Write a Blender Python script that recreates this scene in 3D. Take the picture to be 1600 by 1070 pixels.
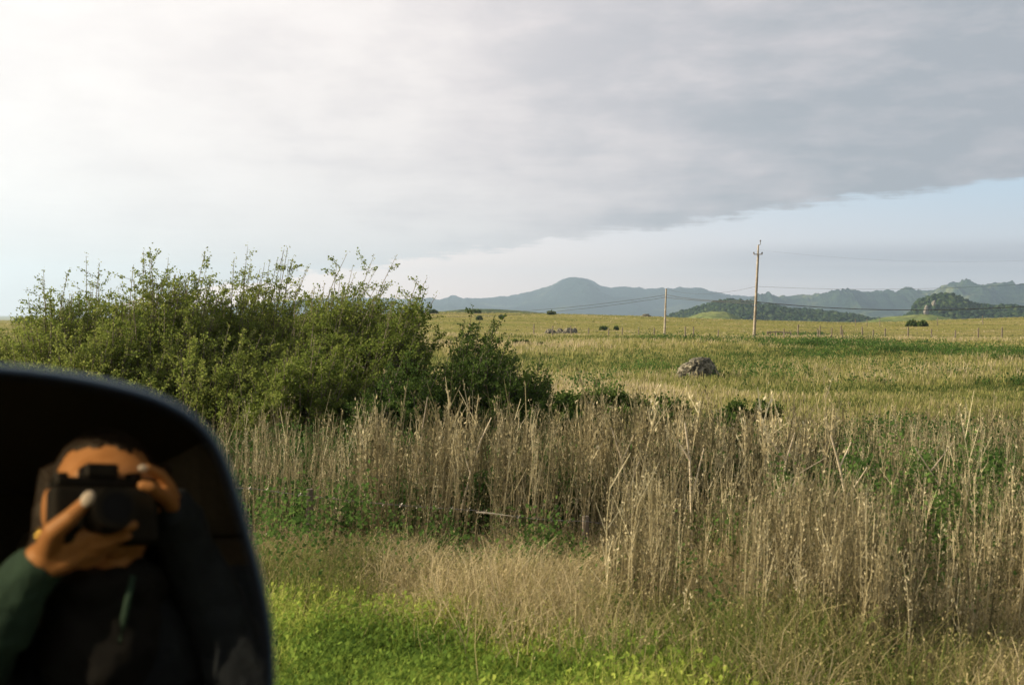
import bpy, bmesh, math
import numpy as np
from mathutils import Vector, Matrix, Euler

for o in list(bpy.data.objects):
    bpy.data.objects.remove(o)
S = bpy.context.scene
COL = S.collection
R = math.radians

# ------------------------------------------------------------------ camera
CZ = 1.75                       # eye height above the road
PITCH, ROLL = -1.47, -0.4
FPX = 1555.0
cd = bpy.data.cameras.new('camera'); cam = bpy.data.objects.new('camera', cd); COL.objects.link(cam)
cam.location = (0, 0, CZ)
cam.rotation_euler = (Matrix.Rotation(R(90 + PITCH), 4, 'X') @ Matrix.Rotation(R(-ROLL), 4, 'Z')).to_euler()
cd.sensor_width = 36; cd.lens = 36 * FPX / 1600
cd.clip_start = 0.002; cd.clip_end = 60000
cd.dof.use_dof = True; cd.dof.focus_distance = 40; cd.dof.aperture_fstop = 4.2
S.camera = cam
CR = np.array(cam.rotation_euler.to_matrix())
C0 = np.array([0, 0, CZ])

# ------------------------------------------------------------------ sun and sky
SUN_AZ, SUN_EL = -82.0, 23.0     # azimuth from +Y (negative = left of the view)
sd = np.array([math.sin(R(SUN_AZ)) * math.cos(R(SUN_EL)), math.cos(R(SUN_AZ)) * math.cos(R(SUN_EL)), math.sin(R(SUN_EL))])
sl = bpy.data.lights.new('sun', 'SUN'); sun = bpy.data.objects.new('sun', sl); COL.objects.link(sun)
sl.energy = 5.0; sl.angle = R(0.6); sl.color = (1.0, 0.85, 0.62)
sun.rotation_euler = Vector(sd).to_track_quat('Z', 'Y').to_euler()
sun.location = (0, 0, 50)

W = bpy.data.worlds.new('World'); S.world = W; W.use_nodes = True
nt = W.node_tree; N = nt.nodes; L = nt.links; N.clear()
def nd(t, **kw):
    n = N.new(t)
    for k, v in kw.items(): setattr(n, k, v)
    return n
def mth(op, a, b=None, c=None, clamp=False):
    n = N.new('ShaderNodeMath'); n.operation = op; n.use_clamp = clamp
    for i, v in enumerate((a, b, c)):
        if v is None: continue
        if isinstance(v, (int, float)): n.inputs[i].default_value = v
        else: L.new(v, n.inputs[i])
    return n.outputs[0]
def sstep(v, a, b):
    n = N.new('ShaderNodeMapRange'); n.interpolation_type = 'SMOOTHSTEP'
    L.new(v, n.inputs[0]); n.inputs[1].default_value = a; n.inputs[2].default_value = b
    return n.outputs[0]
def mixc(f, a, b):
    n = N.new('ShaderNodeMix'); n.data_type = 'RGBA'
    if isinstance(f, (int, float)): n.inputs[0].default_value = f
    else: L.new(f, n.inputs[0])
    for i, v in ((6, a), (7, b)):
        if isinstance(v, tuple): n.inputs[i].default_value = (*v, 1)
        else: L.new(v, n.inputs[i])
    return n.outputs[2]
sky = nd('ShaderNodeTexSky', sky_type='NISHITA', sun_disc=False)
sky.sun_elevation = R(SUN_EL); sky.sun_rotation = R(SUN_AZ); sky.air_density = 1.0; sky.dust_density = 1.5; sky.ozone_density = 1.2
tc = nd('ShaderNodeTexCoord'); sx = nd('ShaderNodeSeparateXYZ'); L.new(tc.outputs['Generated'], sx.inputs[0])
X, Y, Z = sx.outputs
zc = mth('MAXIMUM', Z, 0.012)
U = mth('DIVIDE', X, zc); V = mth('DIVIDE', Y, zc)
cb = nd('ShaderNodeCombineXYZ'); L.new(U, cb.inputs[0]); L.new(V, cb.inputs[1])
def noise(sc, det, rough, vec, off=(0, 0, 0), stretch=(1, 1, 1), rot=0):
    mp = nd('ShaderNodeMapping'); mp.inputs['Location'].default_value = off
    mp.inputs['Scale'].default_value = stretch; mp.inputs['Rotation'].default_value = (0, 0, R(rot)); L.new(vec, mp.inputs[0])
    n = nd('ShaderNodeTexNoise'); n.inputs['Scale'].default_value = sc; n.inputs['Detail'].default_value = det
    n.inputs['Roughness'].default_value = rough; L.new(mp.outputs[0], n.inputs[0])
    return n.outputs[0]
n_big = noise(0.42, 4, 0.55, cb.outputs[0], off=(3.1, 0.7, 0), stretch=(1, 0.8, 1), rot=18)
n_mid = noise(1.1, 6, 0.58, cb.outputs[0], off=(11, 5, 0), stretch=(0.75, 1.0, 1), rot=20)
n_fine = noise(3.2, 6, 0.6, cb.outputs[0], off=(2, 9, 0), stretch=(0.6, 1.1, 1), rot=15)
n_d0 = noise(26.0, 5, 0.6, tc.outputs['Generated'], off=(7.3, 0.2, 0.4), stretch=(1, 1, 2.2))
edge = mth('SUBTRACT', 14.6, mth('ADD', V, mth('MULTIPLY', U, 2.04)))
edge = mth('ADD', edge, mth('MULTIPLY', mth('SUBTRACT', n_mid, 0.5), 4.2))
edge = mth('ADD', edge, mth('MULTIPLY', mth('SUBTRACT', n_fine, 0.5), 2.6))
edge = mth('ADD', edge, mth('MULTIPLY', mth('MULTIPLY', mth('SUBTRACT', n_d0, 0.5), V), 0.4))
mask = sstep(edge, -0.2, 1.2)
# how far a direction lies from the sun: the sheet thins to white glare toward it
dt = nd('ShaderNodeVectorMath', operation='DOT_PRODUCT'); L.new(tc.outputs['Generated'], dt.inputs[0]); dt.inputs[1].default_value = tuple(sd)
glow = sstep(dt.outputs['Value'], -0.36, 0.90)
n_d1 = noise(3.0, 5, 0.55, tc.outputs['Generated'], off=(1.3, 0.2, 0.4), stretch=(1, 1, 2.6))
n_d2 = noise(9.0, 6, 0.6, tc.outputs['Generated'], off=(5.3, 0.2, 0.4), stretch=(1, 1, 2.8))
tex0 = mth('ADD', mth('MULTIPLY', n_big, 0.45), mth('ADD', mth('MULTIPLY', n_mid, 0.35), mth('MULTIPLY', n_fine, 0.20)))
tex = mth('ADD', mth('MULTIPLY', tex0, 0.30), mth('ADD', mth('MULTIPLY', n_d1, 0.38), mth('MULTIPLY', n_d2, 0.32)))
tex = sstep(tex, 0.38, 0.62)
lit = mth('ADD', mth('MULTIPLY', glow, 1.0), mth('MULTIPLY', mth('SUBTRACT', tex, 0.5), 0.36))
lit = mth('MULTIPLY', lit, mth('SUBTRACT', 1.0, mth('MULTIPLY', sstep(Z, 0.36, 0.75), 0.6)))  # sheet overhead, out of view, dimmed to cut the ambient light
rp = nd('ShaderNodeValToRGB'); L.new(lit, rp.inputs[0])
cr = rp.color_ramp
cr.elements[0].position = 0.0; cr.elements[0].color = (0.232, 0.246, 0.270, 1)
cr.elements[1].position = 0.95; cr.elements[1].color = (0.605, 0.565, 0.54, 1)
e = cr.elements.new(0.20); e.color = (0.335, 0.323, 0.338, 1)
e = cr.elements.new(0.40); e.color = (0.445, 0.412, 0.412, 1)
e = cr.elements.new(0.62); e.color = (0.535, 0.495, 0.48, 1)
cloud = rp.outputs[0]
# clear band under the sheet: Nishita brightened by the thin white veil near the horizon
skn = nd('ShaderNodeVectorMath', operation='SCALE'); L.new(sky.outputs[0], skn.inputs[0]); skn.inputs['Scale'].default_value = 0.10
veil = mixc(glow, (0.330, 0.425, 0.510), (0.72, 0.62, 0.56))
low = mth('SUBTRACT', 1.0, sstep(Z, 0.0, 0.14))
veil2 = mixc(mth('MULTIPLY', low, 0.75), veil, mixc(glow, (0.74, 0.63, 0.59), (1.7, 1.12, 0.86)))
clear = mixc(0.92, skn.outputs[0], veil2)
# long thin lilac wisp low on the right
wn = noise(0.09, 4, 0.55, cb.outputs[0], off=(1.7, 3.3, 0), stretch=(0.35, 1, 1), rot=4)
wz = mth('MULTIPLY', sstep(Z, 0.034, 0.050), mth('SUBTRACT', 1.0, sstep(Z, 0.056, 0.078)))
wx = sstep(X, 0.10, 0.30)
wisp = mth('MULTIPLY', mth('MULTIPLY', wz, wx), sstep(wn, 0.30, 0.60))
clear = mixc(mth('MULTIPLY', wisp, 0.85), clear, (0.31, 0.31, 0.345))
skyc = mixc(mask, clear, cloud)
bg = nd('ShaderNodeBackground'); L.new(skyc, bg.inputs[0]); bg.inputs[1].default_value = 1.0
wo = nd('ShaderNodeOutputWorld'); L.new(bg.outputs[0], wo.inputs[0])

S.view_settings.view_transform = 'Standard'; S.view_settings.look = 'None'
S.view_settings.exposure = 0.90; S.view_settings.gamma = 1.0; S.view_settings.use_curve_mapping = False
S.render.engine = 'CYCLES'
S.render.resolution_x = 1024; S.render.resolution_y = 684
S.cycles.volume_bounces = 0; S.cycles.max_bounces = 6; S.cycles.transparent_max_bounces = 8

# ------------------------------------------------------------------ helpers
rng = np.random.default_rng(7)
def ray(px, py):
    v = CR @ np.array([(px - 800) / FPX, -(py - 535) / FPX, -1.0])
    return v
def P(px, py, y):
    v = ray(px, py); return C0 + v * (y / v[1])
def _h(ix, iy, seed):
    n = (ix.astype(np.int64) * 374761393 + iy.astype(np.int64) * 668265263 + seed * 974634777) & 0xffffffff
    n = ((n ^ (n >> 13)) * 1274126177) & 0xffffffff
    return ((n ^ (n >> 16)) & 0xffff) / 65535.0
def vnoise(x, y, seed=0):
    x = np.asarray(x, float); y = np.asarray(y, float)
    ix = np.floor(x); iy = np.floor(y); fx = x - ix; fy = y - iy
    fx = fx * fx * (3 - 2 * fx); fy = fy * fy * (3 - 2 * fy)
    a = _h(ix, iy, seed); b = _h(ix + 1, iy, seed); c = _h(ix, iy + 1, seed); d = _h(ix + 1, iy + 1, seed)
    return (a * (1 - fx) + b * fx) * (1 - fy) + (c * (1 - fx) + d * fx) * fy
def fbm(x, y, oct=4, seed=0, gain=0.5):
    s = 0; a = 1; t = 0
    for i in range(oct):
        s = s + a * vnoise(x * 2 ** i, y * 2 ** i, seed + i * 17); t += a; a *= gain
    return s / t
def sm(t, a, b):
    t = np.clip((np.asarray(t, float) - a) / (b - a), 0, 1); return t * t * (3 - 2 * t)

def tag(o, label=None, cat=None, group=None, kind=None):
    if label: o['label'] = label
    if cat: o['category'] = cat
    if group: o['group'] = group
    if kind: o['kind'] = kind
    return o
def empty(name, loc, label, cat, group=None):
    o = bpy.data.objects.new(name, None); COL.objects.link(o); o.location = loc; o.empty_display_size = 0.2
    return tag(o, label, cat, group)
def mk(name, V, F, mat, parent=None, rnd=None, smooth=False):
    """V in world space when no parent, else in the parent's space (parents have no rotation)"""
    V = np.asarray(V, np.float32); me = bpy.data.meshes.new(name)
    if isinstance(F, np.ndarray):
        k = F.shape[1]; n = len(F)
        me.vertices.add(len(V)); me.vertices.foreach_set('co', V.ravel())
        me.loops.add(n * k); me.loops.foreach_set('vertex_index', F.astype(np.int32).ravel())
        me.polygons.add(n); me.polygons.foreach_set('loop_start', np.arange(0, n * k, k, dtype=np.int32))
        me.polygons.foreach_set('loop_total', np.full(n, k, np.int32))
        me.update(calc_edges=True)
    else:
        me.from_pydata([tuple(map(float, v)) for v in V], [], F); me.update()
    if rnd is not None:
        a = me.attributes.new('rnd', 'FLOAT', 'POINT'); a.data.foreach_set('value', np.asarray(rnd, np.float32))
    if smooth: me.polygons.foreach_set('use_smooth', np.ones(len(me.polygons), bool))
    if mat: me.materials.append(mat)
    o = bpy.data.objects.new(name, me); COL.objects.link(o)
    if parent: o.parent = parent
    return o
def join(parts):
    V = []; F = []; n = 0
    for v, f in parts:
        V.append(np.asarray(v, float)); F += [tuple(int(i) + n for i in q) for q in f]; n += len(v)
    return np.concatenate(V), F
def tube(pts, rad, seg=8, cap=True):
    pts = np.asarray(pts, float); n = len(pts)
    rad = np.full(n, rad) if np.isscalar(rad) else np.asarray(rad, float)
    V = []; F = []
    for i in range(n):
        t = pts[min(i + 1, n - 1)] - pts[max(i - 1, 0)]; t /= np.linalg.norm(t) + 1e-9
        a = np.cross(t, [0, 0, 1.0]) if abs(t[2]) < 0.95 else np.cross(t, [0, 1.0, 0]); a /= np.linalg.norm(a)
        b = np.cross(t, a)
        for k in range(seg):
            w = 2 * math.pi * k / seg
            V.append(pts[i] + rad[i] * (math.cos(w) * a + math.sin(w) * b))
    for i in range(n - 1):
        for k in range(seg):
            k2 = (k + 1) % seg
            F.append((i * seg + k, i * seg + k2, (i + 1) * seg + k2, (i + 1) * seg + k))
    if cap: F.append(tuple(range(seg))[::-1]); F.append(tuple((n - 1) * seg + k for k in range(seg)))
    return np.array(V), F
def box(c, s, rot=None):
    c = np.asarray(c, float); s = np.asarray(s, float) / 2
    V = np.array([[x, y, z] for x in (-1, 1) for y in (-1, 1) for z in (-1, 1)], float) * s
    if rot is not None: V = V @ np.asarray(rot).T
    return V + c, [(0, 1, 3, 2), (4, 6, 7, 5), (0, 4, 5, 1), (2, 3, 7, 6), (0, 2, 6, 4), (1, 5, 7, 3)]
def bevel(o, w, seg=2):
    m = o.modifiers.new('bevel', 'BEVEL'); m.width = w; m.segments = seg; m.limit_method = 'ANGLE'
    return o

# ------------------------------------------------------------------ materials
def newmat(name):
    m = bpy.data.materials.new(name); m.use_nodes = True; t = m.node_tree; t.nodes.clear()
    return m, t
def pmat(name, col, rough=0.8, col2=None, scale=8, metal=0.0, bump=0.0, bscale=30, spec=0.5, coat=0.0):
    m, t = newmat(name); n = t.nodes; l = t.links
    out = n.new('ShaderNodeOutputMaterial'); p = n.new('ShaderNodeBsdfPrincipled'); l.new(p.outputs[0], out.inputs[0])
    p.inputs['Base Color'].default_value = (*col, 1); p.inputs['Roughness'].default_value = rough; p.inputs['Metallic'].default_value = metal
    p.inputs['Specular IOR Level'].default_value = spec; p.inputs['Coat Weight'].default_value = coat
    g = n.new('ShaderNodeTexCoord')
    if col2:
        x = n.new('ShaderNodeTexNoise'); x.inputs['Scale'].default_value = scale; x.inputs['Detail'].default_value = 6; l.new(g.outputs['Object'], x.inputs[0])
        r = n.new('ShaderNodeValToRGB'); l.new(x.outputs[0], r.inputs[0]); r.color_ramp.elements[0].position = .38; r.color_ramp.elements[1].position = .62
        r.color_ramp.elements[0].color = (*col, 1); r.color_ramp.elements[1].color = (*col2, 1); l.new(r.outputs[0], p.inputs['Base Color'])
    if bump:
        x = n.new('ShaderNodeTexNoise'); x.inputs['Scale'].default_value = bscale; x.inputs['Detail'].default_value = 8; l.new(g.outputs['Object'], x.inputs[0])
        b = n.new('ShaderNodeBump'); b.inputs['Strength'].default_value = bump; b.inputs['Distance'].default_value = 1.0 / bscale; l.new(x.outputs[0], b.inputs['Height']); l.new(b.outputs[0], p.inputs['Normal'])
    return m
def leafmat(name, ramp, trans=0.35, gloss=0.0, patch=None):
    """leaf and blade stuff: colour from the per-leaf attribute, part of the light passes through"""
    m, t = newmat(name); n = t.nodes; l = t.links
    out = n.new('ShaderNodeOutputMaterial')
    a = n.new('ShaderNodeAttribute'); a.attribute_name = 'rnd'
    r = n.new('ShaderNodeValToRGB'); l.new(a.outputs['Fac'], r.inputs[0])
    els = r.color_ramp.elements
    els[0].position = ramp[0][0]; els[0].color = (*ramp[0][1], 1); els[1].position = ramp[-1][0]; els[1].color = (*ramp[-1][1], 1)
    for pz, c in ramp[1:-1]:
        e = els.new(pz); e.color = (*c, 1)
    d = n.new('ShaderNodeBsdfDiffuse'); tr = n.new('ShaderNodeBsdfTranslucent'); mx = n.new('ShaderNodeMixShader')
    l.new(r.outputs[0], d.inputs[0]); l.new(r.outputs[0], tr.inputs[0]); mx.inputs[0].default_value = trans
    l.new(d.outputs[0], mx.inputs[1]); l.new(tr.outputs[0], mx.inputs[2])
    src = mx.outputs[0]
    if gloss:
        g = n.new('ShaderNodeBsdfGlossy'); g.inputs['Roughness'].default_value = 0.45; m2 = n.new('ShaderNodeMixShader'); m2.inputs[0].default_value = gloss
        l.new(src, m2.inputs[1]); l.new(g.outputs[0], m2.inputs[2]); src = m2.outputs[0]
    l.new(src, out.inputs[0])
    return m

# ------------------------------------------------------------------ terrain
_yk = [-60, 2.5, 4, 6, 8, 10, 14, 20, 30, 45, 60, 85, 102, 120, 150, 170, 220, 300, 400, 440, 600, 900, 2000, 40000]
_zk = [0, 0, -.05, -.15, -.32, -.48, -.55, -.55, -.66, -.78, -.75, -.50, -.38, -.45, -1.0, -1.35, -1.3, .5, 2.6, 2.4, -6, -14, -20, -20]
_yf = np.concatenate([np.linspace(-60, 60, 1201), np.geomspace(60.1, 40000, 3000)])
_zf = np.interp(_yf, _yk, _zk)
_k = np.hanning(31); _k /= _k.sum(); _zs = np.convolve(np.pad(_zf, 15, mode='edge'), _k, 'valid')
RIDGE = [(-400, 512), (0, 505), (300, 500), (500, 494), (620, 490), (700, 488.5), (800, 489.5), (900, 491.5), (1000, 494), (1100, 498), (1200, 501), (1300, 504), (1350, 504.5), (1400, 503), (1500, 499), (1600, 496), (2000, 492)]
_ra = np.array([ray(p, q)[0] / ray(p, q)[1] for p, q in RIDGE]); _rz = np.array([P(p, q, 400)[2] for p, q in RIDGE])
def gz(x, y):
    x = np.asarray(x, float); y = np.asarray(y, float)
    b = np.interp(y, _yf, _zs)
    a = x / np.maximum(y, 1.0); rz = np.interp(a, _ra, _rz)
    w = sm(y, 170, 390) * (1 - sm(y, 420, 640))
    z = b * (1 - w) + rz * w
    near = sm(y, 4, 12)
    z = z + near * (fbm(x * 0.35, y * 0.35, 3, 3) - .5) * 0.22 + sm(y, 18, 60) * (fbm(x * 0.06, y * 0.09, 3, 9) - .5) * 0.75 * (1 - sm(y, 250, 380)) + sm(y, 400, 900) * (fbm(x * .004, y * .004, 3, 4) - .5) * 8
    return z
def hit(px, py, y0=3, y1=420):
    v = ray(px, py); ys = np.geomspace(y0, y1, 4000)
    p = C0[None] + v[None] * (ys / v[1])[:, None]
    d = p[:, 2] - gz(p[:, 0], p[:, 1])
    i = np.argmax(d <= 0) if (d <= 0).any() else len(ys) - 1
    return np.array([p[i, 0], p[i, 1], gz(p[i, 0], p[i, 1])])
ang = np.concatenate([np.linspace(-180, -42, 50, endpoint=False), np.linspace(-42, 42, 520, endpoint=False), np.linspace(42, 180, 51)[:-1]])
rad = np.concatenate([np.linspace(0.6, 14, 90, endpoint=False), np.geomspace(14, 700, 330, endpoint=False), np.geomspace(700, 9000, 50)])
A, Rr = np.meshgrid(R(1) * ang, rad)
gx = np.sin(A) * Rr; gy = np.cos(A) * Rr; gzz = gz(gx, gy)
nA, nR = len(ang), len(rad)
Vt = np.stack([gx, gy, gzz], -1).reshape(-1, 3); Vt = np.vstack([Vt, [[0, 0, 0]]])
ii, jj = np.meshgrid(np.arange(nR - 1), np.arange(nA), indexing='ij'); j2 = (jj + 1) % nA
Fq = np.stack([ii * nA + jj, (ii + 1) * nA + jj, (ii + 1) * nA + j2, ii * nA + j2], -1).reshape(-1, 4)
c_i = len(Vt) - 1
Fl = [tuple(q) for q in Fq.tolist()] + [(c_i, j, (j + 1) % nA) for j in range(nA)]

m, t = newmat('field_ground'); n = t.nodes; l = t.links
out = n.new('ShaderNodeOutputMaterial'); p = n.new('ShaderNodeBsdfDiffuse'); l.new(p.outputs[0], out.inputs[0])
tcn = n.new('ShaderNodeTexCoord')
def nz(sc, det, vec=None, st=(1, 1, 1), off=(0, 0, 0)):
    mp = n.new('ShaderNodeMapping'); mp.inputs['Scale'].default_value = st; mp.inputs['Location'].default_value = off; l.new(tcn.outputs['Object'], mp.inputs[0])
    x = n.new('ShaderNodeTexNoise'); x.inputs['Scale'].default_value = sc; x.inputs['Detail'].default_value = det; x.inputs['Roughness'].default_value = .6; l.new(mp.outputs[0], x.inputs[0]); return x.outputs[0]
def rmp(v, els):
    r = n.new('ShaderNodeValToRGB'); l.new(v, r.inputs[0]); e = r.color_ramp.elements
    e[0].position = els[0][0]; e[0].color = (*els[0][1], 1); e[1].position = els[-1][0]; e[1].color = (*els[-1][1], 1)
    for q, c in els[1:-1]:
        k = e.new(q); k.color = (*c, 1)
    return r.outputs[0]
def mx(f, a, b, mode='MIX'):
    x = n.new('ShaderNodeMix'); x.data_type = 'RGBA'; x.blend_type = mode
    if isinstance(f, (int, float)): x.inputs[0].default_value = f
    else: l.new(f, x.inputs[0])
    for i, v in ((6, a), (7, b)):
        if isinstance(v, tuple): x.inputs[i].default_value = (*v, 1)
        else: l.new(v, x.inputs[i])
    return x.outputs[2]
c1 = rmp(nz(0.10, 5, st=(.35, 1, 1)), [(.34, (.16, .19, .035)), (.5, (.29, .27, .075)), (.66, (.35, .29, .12))])
c2 = rmp(nz(1.3, 6), [(.36, (.10, .12, .035)), (.52, (.22, .20, .075)), (.66, (.33, .27, .14))])
cc = mx(.5, c1, c2)
c3 = rmp(nz(9, 5), [(.36, (.42, .42, .40)), (.62, (1.15, 1.15, 1.1))])
cc = mx(.75, cc, c3, 'MULTIPLY'); l.new(cc, p.inputs[0])
bm_ = n.new('ShaderNodeBump'); bm_.inputs['Strength'].default_value = .9; bm_.inputs['Distance'].default_value = .35; l.new(nz(2.5, 8), bm_.inputs['Height']); l.new(bm_.outputs[0], p.inputs['Normal'])
M_ground = m
tag(mk('ground', Vt, Fl, M_ground, smooth=True), kind='structure')
# road under the vehicle
M_asph = pmat('asphalt', (.045, .045, .047), .9, (.065, .064, .062), 20, bump=.4, bscale=150)
xs = np.linspace(-320, 320, 65)
Vr = np.array([[x, y, .012] for x in xs for y in (-7.5, 1.1)]); Fr = [(2 * i, 2 * i + 2, 2 * i + 3, 2 * i + 1) for i in range(64)]
tag(mk('road', Vr, Fr, M_asph), kind='structure')
M_paint = pmat('road_paint', (.75, .74, .7), .6, (.6, .59, .55), 6)
Vr = np.array([[x, y, .016] for x in xs for y in (.55, .67)])
tag(mk('road_edge_line', Vr, Fr, M_paint), kind='structure')

# ------------------------------------------------------------------ hills
def hillmat(name, dark, mid, lightc, sc, woods=.5, bumpd=30):
    m, t = newmat(name); n = t.nodes; l = t.links
    out = n.new('ShaderNodeOutputMaterial'); p = n.new('ShaderNodeBsdfDiffuse'); l.new(p.outputs[0], out.inputs[0])
    tcn = n.new('ShaderNodeTexCoord')
    def nn(s, d):
        x = n.new('ShaderNodeTexNoise'); x.inputs['Scale'].default_value = s; x.inputs['Detail'].default_value = d; x.inputs['Roughness'].default_value = .62; l.new(tcn.outputs['Object'], x.inputs[0]); return x.outputs[0]
    r = n.new('ShaderNodeValToRGB'); l.new(nn(sc, 8), r.inputs[0]); e = r.color_ramp.elements
    e[0].position = woods - .10; e[0].color = (*dark, 1); e[1].position = woods + .12; e[1].color = (*lightc, 1); k = e.new(woods + .02); k.color = (*mid, 1)
    r2 = n.new('ShaderNodeValToRGB'); l.new(nn(sc * 9, 6), r2.inputs[0]); e = r2.color_ramp.elements
    e[0].position = .4; e[0].color = (.45, .45, .45, 1); e[1].position = .6; e[1].color = (1.2, 1.2, 1.2, 1)
    x = n.new('ShaderNodeMix'); x.data_type = 'RGBA'; x.blend_type = 'MULTIPLY'; x.inputs[0].default_value = .8; l.new(r.outputs[0], x.inputs[6]); l.new(r2.outputs[0], x.inputs[7]); l.new(x.outputs[2], p.inputs[0])
    b = n.new('ShaderNodeBump'); b.inputs['Strength'].default_value = .8; b.inputs['Distance'].default_value = bumpd; l.new(nn(sc * 6, 8), b.inputs['Height']); l.new(b.outputs[0], p.inputs['Normal'])
    return m
def ridge(name, tab, dist, depth, mat, base=-22, npx=500, ns=70, rough=.3, gul=0.0, seed=1, crest=0.02, back=1.2, gfreq=1.0, jag=0.0):
    px = np.linspace(tab[0][0], tab[-1][0], npx); py = np.interp(px, [a for a, b in tab], [b for a, b in tab])
    k = np.hanning(7); k /= k.sum(); py = np.convolve(np.pad(py, 3, mode='edge'), k, 'valid')
    py = py + jag * (fbm(px / 9.0, px * 0 + seed, 4, seed, .65) - .5)
    pts = np.array([P(a, b, dist) for a, b in zip(px, py)])
    s = np.linspace(-1, back, ns)
    Xg = np.zeros((npx, ns)); Yg = Xg.copy(); Zg = Xg.copy()
    for i in range(npx):
        y = dist + s * depth; Xg[i] = pts[i, 0] * (1 + 0 * y) * (0.35 + .65 * y / dist); Yg[i] = y
    sc = depth
    wig = (fbm(Xg / sc * 2, Yg / sc * 2, 3, seed) - .5) * .5
    d = np.abs(s[None, :] + wig * (np.abs(s)[None, :] > 0) * sm(np.abs(s)[None, :], 0, .3))
    prof = np.clip(1 - d, 0, 1); prof = prof ** 1.25
    H = (pts[:, 2] - base)[:, None]
    g = 1 - np.abs(2 * fbm(Xg / sc * 3.2 * gfreq + 5, Yg / sc * 1.3 * gfreq, 4, seed + 5) - 1) * 1.6
    away = sm(np.abs(s), 0.0, .35)[None, :]
    Zg = base + H * prof * (1 + gul * (g - .6) * away) + H * rough * (fbm(Xg / sc * 6, Yg / sc * 6, 5, seed + 9) - .5) * prof * away + H * crest * (fbm(Xg / sc * 24, Yg / sc * 24, 3, seed + 2) - .5) * prof
    Zg += np.where(prof < .02, -3, 0)
    Vv = np.stack([Xg, Yg, Zg], -1).reshape(-1, 3)
    ii, jj = np.meshgrid(np.arange(npx - 1), np.arange(ns - 1), indexing='ij')
    F = np.stack([ii * ns + jj, (ii + 1) * ns + jj, (ii + 1) * ns + jj + 1, ii * ns + jj + 1], -1).reshape(-1, 4)
    tag(mk(name, Vv, F, mat, smooth=True), kind='structure')
    return Xg, Yg, Zg, prof
FAR = [(150, 500), (250, 488), (350, 481), (450, 471), (520, 464), (580, 466), (640, 468), (665, 465), (687, 468.5), (706, 461), (722, 466), (760, 465), (800, 461), (830, 455), (855, 448), (875, 438), (890, 433.5), (905, 433), (918, 435.5), (932, 443), (945, 449), (985, 447.5), (1010, 451), (1040, 450), (1070, 448.5), (1090, 449.5), (1115, 455), (1150, 462), (1200, 465), (1260, 470), (1400, 480), (1550, 490)]
RGT = [(1040, 500), (1100, 492), (1150, 474), (1175, 464), (1210, 465), (1240, 462), (1270, 460), (1300, 456), (1330, 455.5), (1360, 457), (1380, 453), (1395, 456), (1425, 450), (1440, 453.5), (1460, 452), (1480, 445), (1492, 440), (1505, 445), (1518, 447), (1540, 442), (1555, 443), (1572, 448), (1600, 448), (1660, 452), (1760, 462), (1900, 480)]
M_far = hillmat('far_range', (.016, .034, .030), (.03, .05, .036), (.14, .16, .08), .0022, .56, 160)
M_rgt = hillmat('near_range', (.016, .036, .026), (.04, .07, .032), (.24, .26, .09), .0035, .53, 90)
M_wood = hillmat('wooded_hill', (.018, .036, .014), (.026, .05, .018), (.06, .085, .03), .02, .55, 6)
M_past = hillmat('pasture_hill', (.11, .145, .04), (.15, .18, .05), (.19, .21, .07), .015, .5, 2)
M_oliv = hillmat('olive_rise', (.07, .09, .03), (.11, .13, .04), (.15, .16, .05), .02, .5, 3)
ridge('far_mountains', FAR, 7800, 2500, M_far, npx=900, ns=110, gul=1.1, rough=.5, seed=3, crest=.05, jag=5, back=.3)
ridge('mountains', RGT, 5200, 1500, M_rgt, npx=800, ns=110, gul=1.2, rough=.7, seed=11, crest=.07, jag=11)
HA = [(1030, 504), (1052, 493), (1080, 485), (1110, 475.5), (1128, 471), (1150, 470.5), (1175, 474), (1200, 478), (1240, 484.5), (1280, 487), (1330, 493), (1375, 502), (1400, 507)]
HB = [(1375, 507), (1405, 499), (1428, 489), (1437, 474), (1445, 465), (1465, 461), (1485, 461.5), (1500, 467), (1515, 475.5), (1540, 479), (1570, 479.5), (1600, 481), (1700, 486), (1850, 500)]
KA = [(1050, 507), (1075, 495), (1095, 488), (1115, 485), (1135, 486.5), (1155, 495), (1180, 505)]
KB = [(1300, 508), (1350, 502), (1380, 495), (1410, 492.5), (1430, 491), (1445, 490), (1470, 493), (1500, 499), (1540, 506)]
KC = [(640, 489), (700, 484), (735, 481.5), (770, 481.5), (810, 484), (850, 488), (880, 493)]
ga = ridge('wooded_hill', HA, 1650, 420, M_wood, npx=260, ns=60, rough=.12, seed=21, crest=.01, base=-24)
gb = ridge('rocky_hill', HB, 1500, 360, M_wood, npx=300, ns=60, rough=.12, seed=31, crest=.01, base=-24)
ridge('pasture_knoll', KA, 1150, 160, M_past, npx=100, ns=40, rough=.05, seed=41, base=-24)
ridge('pasture_slope', KB, 1050, 180, M_past, npx=140, ns=40, rough=.08, seed=51, base=-24)
ridge('olive_rise', KC, 900, 200, M_oliv, npx=140, ns=40, rough=.08, seed=61, base=-24)
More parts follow.
